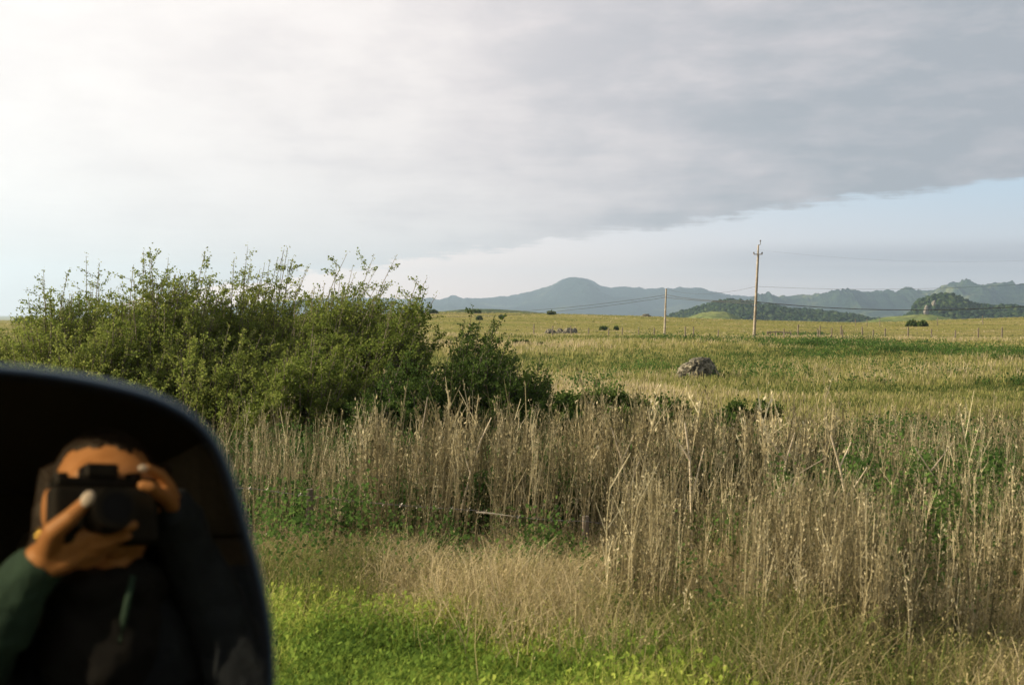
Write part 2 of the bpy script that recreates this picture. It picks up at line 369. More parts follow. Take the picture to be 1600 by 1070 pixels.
# the woods on the two nearer hills: a distant mass of crowns
def blobs(cent, size, seed=0, rough=.35):
    r = np.random.default_rng(seed); bm = bmesh.new(); bmesh.ops.create_icosphere(bm, subdivisions=2, radius=1)
    v0 = np.array([v.co[:] for v in bm.verts]); f0 = np.array([[v.index for v in f.verts] for f in bm.faces]); bm.free()
    n = len(cent); nv = len(v0)
    disp = 1 + rough * (r.random((n, nv, 1)) - .5) * 2
    VV = v0[None] * disp * (np.asarray(size)[:, None, None] * np.array([1, 1, .85])[None, None]) + cent[:, None, :]
    FF = f0[None] + (np.arange(n) * nv)[:, None, None]
    rn = np.repeat(r.random(n), nv) * .7 + r.random(n * nv) * .3
    return VV.reshape(-1, 3), FF.reshape(-1, 3), rn
M_crowns = leafmat('woodland_crowns', [(0, (.014, .030, .012)), (.5, (.028, .05, .018)), (1, (.06, .08, .028))], .05)
for name, g, cnt, sd_ in (('woodland', ga, 9000, 5), ('woodland', gb, 9000, 6)):
    r = np.random.default_rng(sd_); Xg, Yg, Zg, pf = g
    i = r.integers(0, Xg.shape[0], cnt * 3); j = r.integers(0, Xg.shape[1] * 2 // 3, cnt * 3)
    keep = (pf[i, j] > .12)
    if g is gb: keep &= ~((i < 62) & (r.random(len(i)) < .55))
    i = i[keep][:cnt]; j = j[keep][:cnt]
    c = np.stack([Xg[i, j] + r.normal(0, 3, len(i)), Yg[i, j] + r.normal(0, 3, len(i)), Zg[i, j] + 1.0], -1); sz = 1.7 + r.random(len(i)) ** 2 * 3.0
    Vv, Ff, rn = blobs(c, sz, sd_, .6)
    tag(mk(name, Vv, Ff, M_crowns, rnd=rn), 'dark oak woodland covering the %s hill' % ('rounded left' if g is ga else 'rocky right'), 'woodland', kind='stuff')

# ------------------------------------------------------------------ rocks
def rockmat(name, a, b, c, scale=3):
    m, t = newmat(name); n = t.nodes; l = t.links
    out = n.new('ShaderNodeOutputMaterial'); p = n.new('ShaderNodeBsdfPrincipled'); p.inputs['Roughness'].default_value = .95; l.new(p.outputs[0], out.inputs[0])
    tcn = n.new('ShaderNodeTexCoord')
    x = n.new('ShaderNodeTexNoise'); x.inputs['Scale'].default_value = scale; x.inputs['Detail'].default_value = 10; x.inputs['Roughness'].default_value = .7; l.new(tcn.outputs['Object'], x.inputs[0])
    r = n.new('ShaderNodeValToRGB'); l.new(x.outputs[0], r.inputs[0]); e = r.color_ramp.elements
    e[0].position = .38; e[0].color = (*a, 1); e[1].position = .66; e[1].color = (*c, 1); k = e.new(.5); k.color = (*b, 1); l.new(r.outputs[0], p.inputs[0])
    v = n.new('ShaderNodeTexVoronoi'); v.inputs['Scale'].default_value = scale * 1.5; v.feature = 'DISTANCE_TO_EDGE'; l.new(tcn.outputs['Object'], v.inputs[0])
    s = n.new('ShaderNodeMath'); s.operation = 'MULTIPLY_ADD'; l.new(v.outputs[0], s.inputs[0]); s.inputs[1].default_value = .6; l.new(x.outputs[0], s.inputs[2])
    b_ = n.new('ShaderNodeBump'); b_.inputs['Strength'].default_value = .8; b_.inputs['Distance'].default_value = .25; l.new(s.outputs[0], b_.inputs['Height']); l.new(b_.outputs[0], p.inputs['Normal'])
    return m
M_rock = rockmat('lichen_rock', (.035, .033, .024), (.12, .11, .075), (.42, .37, .26))
M_cliff = rockmat('pale_cliff', (.10, .09, .07), (.20, .18, .14), (.34, .30, .24), .3)
def rock(name, loc, size, seed, label, mat=M_rock, group=None, cat='rock', sub=5, shape=None):
    r = np.random.default_rng(seed); bm = bmesh.new(); bmesh.ops.create_icosphere(bm, subdivisions=sub, radius=1)
    v = np.array([q.co[:] for q in bm.verts]); f = np.array([[k.index for k in q.verts] for q in bm.faces]); bm.free()
    for k in range(16):       # cleave with random planes so the stone is faceted
        d = r.normal(size=3); d[2] = abs(d[2]) * .8; d /= np.linalg.norm(d); off = .62 + r.random() * .28
        h = v @ d; cut = h > off; v[cut] -= ((h[cut] - off) * .88)[:, None] * d
    n1 = fbm(v[:, 0] * 2.2 + seed, v[:, 1] * 2.2 + v[:, 2] * 2.7, 5, seed) - .5
    v *= (1 + .30 * n1)[:, None]
    n2 = np.abs(fbm(v[:, 0] * 5 + v[:, 2] * 2, v[:, 2] * 7 + v[:, 1] * 4, 4, seed + 3) - .5)
    v *= (1 - .22 * np.clip(.09 - n2, 0, 1) / .09)[:, None]
    if shape is not None: v = shape(v)
    v = v * np.asarray(size)
    o = mk(name, v, f, mat); o.location = loc
    return tag(o, label, cat, group)
def bshape(v):    # pale stepped shoulder on the left, round crown to the right
    w = v.copy(); w[:, 2] *= 1 - .30 * sm(-w[:, 0], .1, .9); return w
b = hit(1088, 592, 20, 80)
rock('boulder', (b[0], b[1], b[2] + .30), (1.06, .85, .84), 4, 'large weathered grey boulder with a pale left face alone in the meadow', shape=bshape)
rock('small_rock', (b[0] + .35, b[1] - .75, b[2] + .03), (.17, .14, .12), 8, 'small pale stone lying at the foot of the large boulder', sub=3)
q0 = hit(880, 521, 60, 260)
ok = q0[1] / FPX
for nm, dx, dyy, s, sd_, lb in (('rock_outcrop', -20, 0, (12, 8, 8), 12, 'leftmost low grey rock of the outcrop in the yellow field'),
                               ('rock_outcrop', -4, 1, (9, 8, 9.5), 13, 'pale middle rock of the outcrop in the yellow field'),
                               ('rock_outcrop', 9, 0, (13, 9, 11), 14, 'dark tallest rock of the outcrop in the yellow field'),
                               ('rock_outcrop', 19, 1, (5, 5, 9), 15, 'small upright rock at the right end of the outcrop')):
    x = q0[0] + dx * ok; y = q0[1] + dyy; rock(nm, (x, y, gz(x, y)), np.array(s) * ok, sd_, lb, group='rocks of the field outcrop', sub=4)
q0 = hit(1100, 524, 60, 260); ok = q0[1] / FPX
q0 = hit(1010, 494.8, 200, 420); ok = q0[1] / FPX
rock('ridge_rock', (q0[0], q0[1], q0[2] + ok), np.array((9, 6, 5)) * ok, 17, 'dark flat rock on the skyline just left of the shorter utility pole', sub=3)
for dx, dy, sx_, sz_, k, lb in ((1438, 479, 4.5, 12, 20, 'pale cliff face on the left shoulder of the rocky hill'), (1450, 471, 3.5, 7, 23, 'pale crag just below the crown of the rocky hill'), (1467, 500, 9, 2.5, 26, 'pale flat rock patch at the foot of the rocky hill')):
    q = P(dx, dy, 1400 if k < 26 else 900); ok = q[1] / FPX
    rock('crag', q - np.array([0, 20 if k < 26 else 0, sz_ * ok * .5]), (sx_ * ok, sx_ * ok, sz_ * ok * .8), k, lb, M_cliff, sub=4, cat='rock')

# ------------------------------------------------------------------ foliage generators (numpy)
def leaves(pos, size, r, aspect=.42, up=.3, dirs=None):
    """one folded diamond per leaf"""
    n = len(pos); d = r.normal(size=(n, 3)) if dirs is None else dirs + r.normal(size=(n, 3)) * .6
    d[:, 2] += up; d /= np.linalg.norm(d, axis=1)[:, None]
    s = np.cross(d, r.normal(size=(n, 3))); s /= np.linalg.norm(s, axis=1)[:, None] + 1e-9
    sz = (size * (.6 + .8 * r.random(n)))[:, None]
    a = pos; c = pos + d * sz; mid = pos + d * sz * .45
    V = np.stack([a, mid + s * sz * aspect, c, mid - s * sz * aspect], 1).reshape(-1, 3)
    F = np.arange(4 * n).reshape(n, 4)
    return V, F
def strips(base, tip, w0, w1, r, bend=None, seg=3, faceax=None):
    """curved flat blades from base to tip"""
    n = len(base); d = tip - base
    s = np.cross(d, r.normal(size=(n, 3)) * [1, .35, .2] + [0, 1.2, 0]) if faceax is None else np.cross(d, faceax)
    s /= np.linalg.norm(s, axis=1)[:, None] + 1e-9
    b = np.zeros((n, 3)) if bend is None else bend
    V = np.zeros((n, (seg + 1) * 2, 3))
    for k in range(seg + 1):
        t = k / seg; c = base + d * t + b * (4 * t * (1 - t))
        w = (w0 * (1 - t) + w1 * t)
        w = w[:, None] if np.ndim(w) else w
        V[:, 2 * k] = c - s * w / 2; V[:, 2 * k + 1] = c + s * w / 2
    F = np.array([[2 * k, 2 * k + 1, 2 * k + 3, 2 * k + 2] for k in range(seg)])
    FF = F[None] + (np.arange(n) * (seg + 1) * 2)[:, None, None]
    return V.reshape(-1, 3), FF.reshape(-1, 4)
class Acc:
    def __init__(s): s.V = []; s.F = []; s.r = []; s.n = 0
    def add(s, V, F, rn):
        s.V.append(V); s.F.append(F + s.n); s.n += len(V); s.r.append(np.broadcast_to(rn, (len(V),)) if np.ndim(rn) == 0 else rn)
    def build(s, name, mat, parent=None): return mk(name, np.concatenate(s.V), np.concatenate(s.F), mat, parent, rnd=np.concatenate(s.r))
def rep(a, k): return np.repeat(a, k)

M_willow = leafmat('willow_leaf', [(0, (.065, .10, .022)), (.4, (.155, .20, .042)), (.75, (.26, .29, .075)), (.93, (.32, .30, .12)), (1, (.42, .28, .17))], .5)
M_shrub = leafmat('shrub_leaf', [(0, (.04, .075, .02)), (.5, (.09, .135, .032)), (1, (.16, .19, .06))], .35)
M_bramble = leafmat('weed_leaf', [(0, (.030, .062, .018)), (.5, (.070, .130, .032)), (.85, (.125, .20, .050)), (1, (.22, .25, .08))], .4)
M_twig = pmat('twig_bark', (.13, .105, .075), .9, (.22, .18, .13), 12)
M_darktwig = pmat('shrub_bark', (.07, .055, .04), .9, (.12, .10, .07), 12)

def willow(cx, cy, hw, h, dep, nst, lpst, seed, label, lean=.18, name='willow_shrub', leaf=.033, top=1.0, mat=M_willow, bias=0.0, group='willow shrubs beside the road', low=.0):
    r = np.random.default_rng(seed); z0 = float(gz(cx, cy)) - .05
    root = empty(name, (cx, cy, z0), label, 'shrub', group)
    nst = int(nst * 1.25); nst = int(nst * 1.2); ux = r.uniform(-1.0, 1.0, nst); uy = np.clip(r.normal(0, .5, nst), -1, 1)
    env = np.sqrt(np.clip(1 - .55 * np.abs(ux) ** 2.6 - .35 * uy ** 2, .06, 1))
    hh = h * env * (.50 + .45 * r.random(nst) ** .6); wisp = r.random(nst) < .22; hh[wisp] *= 1.2
    bx = ux * hw * .45 + r.normal(0, .08, nst); by = uy * dep * .5
    tx = ux * hw * .92 + lean * hh * (.5 + r.random(nst)); ty = uy * dep
    base = np.stack([bx, by, np.zeros(nst)], -1); tip = np.stack([tx, ty, hh], -1)
    ctl = base * .5 + tip * .5; ctl[:, 2] = hh * .58; ctl[:, 0] = bx * .5 + tx * .42 ; ctl[:, :2] += r.normal(0, .12, (nst, 2))
    def q(t, i): 
        t = t[:, None]; return base[i] * (1 - t) ** 2 + ctl[i] * 2 * t * (1 - t) + tip[i] * t ** 2
    # stems
    parts = []
    for i in range(nst):
        tt = np.linspace(0, 1, 7); pts = q(tt, np.full(7, i)); parts.append(tube(pts, np.linspace(.014, .0025, 7) * (1 + .4 * r.random()), 4, False))
    # side twigs carry most leaves
    A_ = Acc()
    nT = nst * 16; ti = r.integers(0, nst, nT); tt = .08 + .86 * r.random(nT) ** 1.15; o = q(tt, ti)
    dr = r.normal(size=(nT, 3)) * [1, 1, .45] + [.25, 0, .6]; dr /= np.linalg.norm(dr, axis=1)[:, None]
    ln = (.16 + .34 * r.random(nT)) * (1.15 - .62 * tt) * (h / 2.6 + .25)
    tipz = o + dr * ln[:, None]
    tv, tf = strips(o, tipz, .007, .003, r, seg=1); parts.append((tv, tf)); sv, sf = join(parts); mk('stems', sv, sf, M_twig if r.random() < .6 else M_darktwig, root)
    nl = int(nst * lpst * 2.8); li = r.integers(0, nT, nl); s = r.random(nl) ** .75; pos = o[li] + (tipz[li] - o[li]) * s[:, None] + r.normal(0, .022, (nl, 3))
    hz = pos[:, 2] / h
    col = np.clip(.22 + .22 * (r.random(nT)[li] - .5) + .35 * r.random(nl) + .25 * (vnoise(pos[:, 0] * 3 + 40, pos[:, 2] * 3 + pos[:, 1] * 2, seed) - .3) + bias, 0, .95)
    Vv, Ff = leaves(pos, leaf, r, dirs=dr[li] * .9); A_.add(Vv, Ff, rep(col, 4))
    # leaves straight on the stem tips, the last of them reddish new growth
    nl2 = nst * 42; si = r.integers(0, nst, nl2); t2 = .6 + .42 * r.random(nl2); pos = q(t2, si) + r.normal(0, .018, (nl2, 3))
    col = np.clip(.4 + .3 * r.random(nl2) + np.where(t2 > .93, .22, 0) * (r.random(nl2)) + bias, 0, 1)
    Vv, Ff = leaves(pos, leaf * .8, r, up=.7); A_.add(Vv, Ff, rep(col, 4))
    A_.build('foliage', mat, root)
    return root
def wpos(px, y): v = ray(px, 495); return v[0] / v[1] * y
def wil(px, hwp, top, y, seed, label, nst=130, lpst=150, **kw):
    x = wpos(px, y); z0 = float(gz(x, y)); h = P(px, top, y)[2] - z0
    return willow(x, y, hwp * y / FPX, h, kw.pop('dep', 1.3), nst, lpst, seed, label, **kw)
wil(112, 100, 428, 17.2, 101, 'feathery willow shrub at the left end of the tall thicket against white sky', nst=150, lpst=170, lean=.06)
wil(250, 110, 404, 16.6, 102, 'tallest pale feathered willow shrub behind the top edge of the side mirror', nst=175, lpst=180, lean=.10)
wil(375, 100, 412, 17.4, 103, 'open willow shrub with sky showing through in the middle of the tall thicket', nst=140, lpst=170, lean=.14)
wil(488, 100, 420, 16.4, 104, 'willow shrub with long windswept shoots leaning right, near the right end of the thicket', nst=165, lpst=190, lean=.26)
wil(572, 66, 462, 15.6, 105, 'dense dark willow shrub closing the right end of the tall thicket', nst=120, lpst=200, lean=.24, bias=-.14)
wil(330, 130, 515, 15.2, 106, 'low bright green willow shrub just above the side mirror corner', nst=120, lpst=200, lean=.1, bias=.05)
wil(170, 130, 500, 15.6, 107, 'low leafy willow shrub in front of the left thicket above the mirror', nst=120, lpst=190, lean=.1, bias=.06)
wil(480, 120, 520, 14.6, 108, 'low dark willow shrub rising behind the dry stalks right of the mirror', nst=130, lpst=210, lean=.14, bias=-.08)
wil(610, 75, 560, 13.9, 109, 'low dark shrub behind the dry stalks under the thicket end', nst=90, lpst=210, lean=.16, bias=-.16, mat=M_shrub)
wil(725, 68, 500, 15.0, 110, 'separate dark green shrub with two pointed tops right of the tall thicket', nst=85, lpst=200, lean=.1, bias=-.12, mat=M_shrub, group='shrubs right of the willow thicket')
wil(800, 50, 562, 14.6, 111, 'rightmost small dark shrub sloping down into the dry stalks', nst=70, lpst=210, lean=.14, bias=-.12, mat=M_shrub, group='shrubs right of the willow thicket')
wil(18, 85, 506, 18, 112, 'low yellowish green shrub at the left edge of the picture', nst=150, lpst=190, lean=.02, bias=.12)
wil(-60, 80, 500, 19, 113, 'shrub at the very left beyond the picture edge beside the thicket', nst=60, lpst=130, lean=.02, bias=.1)

# low compact shrubs in the field
def bush(px, py, wpx, hpx, seed, label, y0=10, y1=420, n=1500, mat=M_shrub, leaf=None, group='low shrubs in the meadow', name='low_shrub', bias=0):
    g = hit(px, py, y0, y1); k = g[1] / FPX; r = np.random.default_rng(seed); w = wpx * k / 2; h = hpx * k
    root = empty(name, tuple(g), label, 'shrub', group)
    lf = leaf or max(.05, 2.2 * k)
    nl = 22; lx = r.uniform(-.85, .85, nl); lc = np.stack([lx * w, r.uniform(-.5, .5, nl) * w, r.uniform(.12, .82, nl) * (1 - .45 * lx ** 2) * h], -1); lr = r.uniform(.14, .34, nl)
    li = r.integers(0, nl, n); d = r.normal(size=(n, 3)); d /= np.linalg.norm(d, axis=1)[:, None]
    pos = lc[li] + d * (r.random(n) ** .4 * lr[li])[:, None] * np.array([w * .9, w * .8, h * .9]); pos += r.normal(size=pos.shape) * (r.random((n, 1)) < .25) * np.array([.10 * w, .10 * w, .12 * h]); pos = pos[pos[:, 2] > -.05 * h]
    V, F = leaves(pos, lf, r, .5); mk('foliage', V, F, mat, root, rnd=rep(np.clip(r.random(len(pos)) * .7 + .3 * r.random(nl)[li[:len(pos)]] + bias, 0, 1), 4))
    st = [tube([[lc[i, 0] * .15, lc[i, 1] * .15, -.03], lc[i] * [.6, .6, .6], lc[i]], [.02 * h + .004, .015 * h + .003, .004], 5) for i in range(nl)]
    v, f = join(st); mk('stems', v, f, M_darktwig, root)
    return root
bush(1426, 510, 20, 10, 201, 'round dark green shrub, left one of a touching pair on the far field', 100, 420)
bush(1441, 510, 16, 9, 202, 'round dark green shrub, right one of a touching pair on the far field', 100, 420)
bush(943, 516, 11, 6, 203, 'small dark round shrub right of the rock outcrop', 60, 400)
bush(963, 516, 6, 6, 204, 'small narrow shrub second right of the rock outcrop', 60, 400)
bush(861, 491.6, 13, 5, 205, 'low dark shrub on the skyline above the rock outcrop', 200, 420)
bush(783, 498, 7, 5, 206, 'tiny dark shrub high on the yellow field left of the outcrop', 150, 420)
bush(749, 500, 8, 6, 207, 'tiny dark shrub on the yellow field just above the two pointed shrub tops', 150, 420)
bush(744, 489.5, 14, 5, 208, 'low dark shrub on the skyline below the small far peak', 200, 420)
bush(677, 489.5, 13, 5, 209, 'low dark shrub on the skyline beside the white marker post', 200, 420)
bush(655, 489, 12, 10, 210, 'round shrub on the skyline at the right end of the thicket', 200, 420)
bush(30, 505, 18, 8, 211, 'dark round tree like shrub on the left skyline', 180, 420)
bush(47, 505, 12, 6, 212, 'smaller dark shrub on the left skyline next to the thicket', 180, 420)
bush(818, 538, 16, 8, 213, 'dark green shrub on the dry bank left of the outcrop', 40, 200)
bush(805, 538, 10, 7, 214, 'small dark green shrub on the dry bank nearest the willow shrubs', 40, 200)
bush(843, 540, 9, 6, 215, 'small bright green shrub on the dry bank below the outcrop', 40, 200, bias=.2)
bush(950, 655, 120, 50, 216, 'spreading green shrub at the meadow edge above the dry stalks', 10, 60, n=9000, leaf=.06)
bush(1025, 660, 110, 44, 217, 'dark spreading shrub right of the spreading green one at the meadow edge', 10, 60, n=9000, leaf=.06, bias=-.15)
bush(880, 660, 90, 46, 218, 'low green shrub beside the rightmost willow shrub', 10, 60, n=8000, leaf=.06, bias=-.1)
bush(1170, 662, 90, 40, 219, 'dark low shrub half hidden behind brown dry stalks', 10, 60, n=6500, leaf=.06, bias=-.25)
bush(900, 742, 130, 95, 222, 'broad dark shrub behind the dry stalks left of the bright green rounded one', 9, 40, n=9000, leaf=.05, bias=-.25)
bush(1035, 745, 130, 100, 223, 'broad dark shrub behind the dry stalks right of the bright green rounded one', 9, 40, n=9000, leaf=.05, bias=-.3)
bush(1130, 748, 120, 104, 224, 'tallest dark shrub standing behind the dry stalks right of centre', 9, 40, n=9000, leaf=.05, bias=-.3)
bush(1215, 748, 100, 88, 225, 'dark shrub behind the forked dead stalk right of centre', 9, 40, n=7000, leaf=.05, bias=-.3)
bush(1500, 770, 160, 80, 226, 'low dark green shrub behind the dry stalks at the right', 9, 40, n=9000, leaf=.05, bias=-.2)
bush(962, 668, 46, 34, 220, 'bright green rounded shrub poking up among the dry stalks', 10, 40, n=4500, leaf=.05, bias=.1)
bush(890, 690, 60, 46, 221, 'dark green shrub among the dry stalks under the small willow shrubs', 9, 40, n=6000, leaf=.05, bias=-.2)

# ------------------------------------------------------------------ ground cover, grass and stalks (uncountable stuff)
M_green = leafmat('green_grass', [(0, (.06, .12, .025)), (.4, (.19, .28, .050)), (.75, (.35, .42, .08)), (1, (.48, .48, .15))], .42)
M_tan = leafmat('dry_grass', [(0, (.13, .18, .04)), (.3, (.27, .24, .10)), (.65, (.46, .38, .21)), (1, (.68, .57, .36))], .35)
M_stalk = leafmat('dry_stalk', [(0, (.08, .08, .04)), (.35, (.215, .182, .098)), (.75, (.47, .405, .24)), (1, (.80, .71, .47))], .25)
M_field = leafmat('field_grass', [(0, (.055, .090, .025)), (.22, (.15, .175, .055)), (.5, (.30, .295, .10)), (.78, (.42, .36, .18)), (1, (.56, .47, .30))], .4)
def wedge(n, y0, y1, r, x0=-80, x1=1700, pw=1.0):
    """points spread evenly over what the view covers between two distances; pw 1 = even per picture row"""
    y = y0 * (y1 / y0) ** (r.random(n) ** pw); px = r.uniform(x0, x1, n); x = (px - 800) / FPX * y
    return x, y, px
def green_edge(x): return 6.25 - .62 * (x + 1.0) + .7 * (fbm(x * 1.3, x * 0 + 2, 3, 77) - .5)
r = np.random.default_rng(42)
# bright verge grass
n = 80000; x = r.uniform(-4.5, 4.5, n); y = r.uniform(2.2, 7.0, n)
keep = (y < green_edge(x) + r.normal(0, .22, n)) & (np.abs(x) < .62 * y + .3); x = x[keep]; y = y[keep]; n = len(x)
cl = fbm(x * 1.6, y * 1.6, 3, 5); h = .10 + .22 * cl * (.5 + .8 * r.random(n)); z = gz(x, y)
b = np.stack([x, y, z], -1); tp = b + np.stack([r.normal(.03, .06, n), r.normal(0, .06, n), h], -1)
V, F = strips(b, tp, .0065, .0015, r, bend=np.stack([r.normal(0, .02, n), r.normal(0, .02, n), h * .1], -1))
cf = fbm(x * 2.3, y * 2.3, 3, 15); gg = Acc(); gg.add(V, F, rep(np.clip(-.05 + 1.25 * cf * (.6 + .8 * r.random(n)) + .15 * r.random(n), 0, 1), 8))
k = 70000; i = r.integers(0, n, k); pos = b[i] + (tp[i] - b[i]) * (.4 + .6 * r.random(k))[:, None]; V, F = leaves(pos, .026, r, .4, .2)
gg.add(V, F, rep(np.clip(-.05 + 1.1 * cf[i] * (.6 + .7 * r.random(k)), 0, .8), 4))
tag(gg.build('green_grass', M_green), 'bright yellow green verge grass at the bottom beside the mirror', 'grass', kind='stuff')
# tan matted grass between verge and stalks
n = 150000; x = r.uniform(-7, 7, n); y = r.uniform(3.4, 9.0, n)
keep = (y > green_edge(x) - .35 + r.normal(0, .25, n)) & (np.abs(x) < .60 * y + .3) & ~((x > .8) & (fbm(x * 1.4, y * 1.4, 2, 71) > .5) & (r.random(n) < .7)); x = x[keep]; y = y[keep]; n = len(x)
cl = fbm(x * 1.2, y * 1.2, 3, 25); h = (.16 + .42 * cl * (.4 + .9 * r.random(n))) * (1 - .25 * sm(y, 7, 9)); z = gz(x, y)
b = np.stack([x, y, z], -1); tp = b + np.stack([r.normal(.04, .13, n), r.normal(0, .12, n), h], -1)
V, F = strips(b, tp, .0055, .0015, r, bend=np.stack([r.normal(0, .05, n), r.normal(0, .05, n), h * .15], -1))
gc = sm(fbm(x * .8 + 3, y * .8, 3, 35), .46, .60)
tn = Acc(); tn.add(V, F, rep(np.clip(.25 + .75 * r.random(n) * (.55 + .7 * cl) - gc * .46, 0, 1), 8))
k = 90000; i = r.integers(0, n, k); tt = .55 + .5 * r.random(k); pos = b[i] + (tp[i] - b[i]) * tt[:, None] + r.normal(0, .012, (k, 3))
V, F = leaves(pos, .014, r, .3, .8); tn.add(V, F, rep(np.clip(.30 + .45 * r.random(k) - gc[i] * .3, 0, 1), 4))
tag(tn.build('dry_grass', M_tan), 'matted tan seed grass between the green verge and the tall stalks', 'grass', kind='stuff')
# leafy green weeds under and between the stalks
n = 0; cs = []
for (px, py, wp, hp, dens) in ((465, 815, 60, 50, 500), (610, 845, 60, 30, 180), (800, 868, 90, 45, 600), (880, 860, 60, 40, 250), (1200, 900, 150, 110, 2200), (1130, 870, 60, 60, 500), (1410, 930, 80, 60, 900), (1560, 870, 110, 70, 1500), (1480, 830, 150, 90, 1700), (1400, 800, 90, 70, 800), (1590, 800, 60, 60, 700), (1000, 900, 50, 50, 400), (1040, 1055, 60, 40, 500), (700, 860, 80, 30, 400), (1330, 960, 60, 40, 350), (1560, 950, 80, 40, 500), (545, 800, 50, 40, 260), (940, 1005, 70, 40, 300), (1180, 960, 120, 50, 1100), (1280, 990, 100, 50, 800), (1420, 1000, 120, 60, 1100), (1550, 1020, 100, 50, 900), (1100, 960, 60, 50, 600), (1000, 970, 70, 40, 500), (650, 900, 60, 25, 300), (1240, 840, 90, 50, 700), (1330, 870, 60, 50, 500)):
    yy = 7.1 if py < 920 else 5.9; g = P(px, py, yy); kk = yy / FPX; m_ = int(dens * 2.2); sub = r.normal(size=(26, 3)) * [wp * kk * .6, .45, hp * kk * .5]
    p_ = g + sub[r.integers(0, 26, m_)] + r.normal(size=(m_, 3)) * [.05, .06, .09]; p_ = p_[p_[:, 2] > gz(p_[:, 0], p_[:, 1])]
    cs.append(p_)
pos = np.concatenate(cs)
V, F = leaves(pos, .030, r, .38, .4); a1 = Acc(); a1.add(V, F, rep(np.clip(.25 + .4 * r.random(len(pos)) + .3 * vnoise(pos[:, 0] * 4, pos[:, 2] * 5), 0, 1), 4))
n = 120000; x, y, _ = wedge(n, 8.3, 16, r, -200, 1750); hgt = .35 + .75 * fbm(x * .7, y * .7, 3, 8); z = gz(x, y) + hgt * r.random(n) ** .8
hole = fbm(x * .9 + 9, y * .9, 3, 18) > .42; x, y, z = x[hole], y[hole], z[hole]
pos = np.stack([x, y, z], -1); V, F = leaves(pos, .045, r, .42, .3)
a1.add(V, F, rep(np.clip(.05 + .45 * r.random(len(pos)), 0, .8), 4))
n = 150000; x, y, _ = wedge(n, 8.4, 19, r, 700, 1750); z = gz(x, y) + np.minimum((.55 + .5 * fbm(x * .6, y * .6, 3, 28)), np.maximum(.1, (CZ - gz(x, y)) - y * (690 - 495) / FPX)) * r.random(n) ** .7
hole = fbm(x * .7 + 19, y * .7, 3, 38) > .44; pos = np.stack([x, y, z], -1)[hole]; V, F = leaves(pos, .05, r, .42, .3); x = pos[:, 0]; y = pos[:, 1]
a1.add(V, F, rep(np.clip(.08 + .42 * r.random(len(pos)) + .25 * sm(_h(np.floor(x), np.floor(y), 3), .6, 1), 0, .8), 4))
tag(a1.build('weeds', M_bramble), 'dark green leafy weeds growing low between the dry stalks', 'weeds', kind='stuff')
# yellow flowers sprinkled on the right
M_yel = pmat('yellow_petal', (.75, .55, .03), .7)
ps = []
for (px, py, wp, hp, c) in ((1432, 828, 12, 8, 26), (1588, 800, 14, 8, 24), (1375, 840, 30, 14, 12), (1010, 888, 10, 6, 10), (1540, 845, 30, 14, 10)):
    g = P(px, py, 8.2); kk = 8.2 / FPX; ps.append(g + np.stack([r.normal(0, wp * kk * .6, c), r.normal(0, .12, c), r.normal(0, hp * kk * .6, c)], -1))
ps = np.concatenate(ps); V, F = leaves(ps, .024, r, .5)
tag(mk('yellow_flowers', V, F, M_yel), 'tiny yellow flowers scattered through the green weeds on the right', 'flowers', kind='stuff')

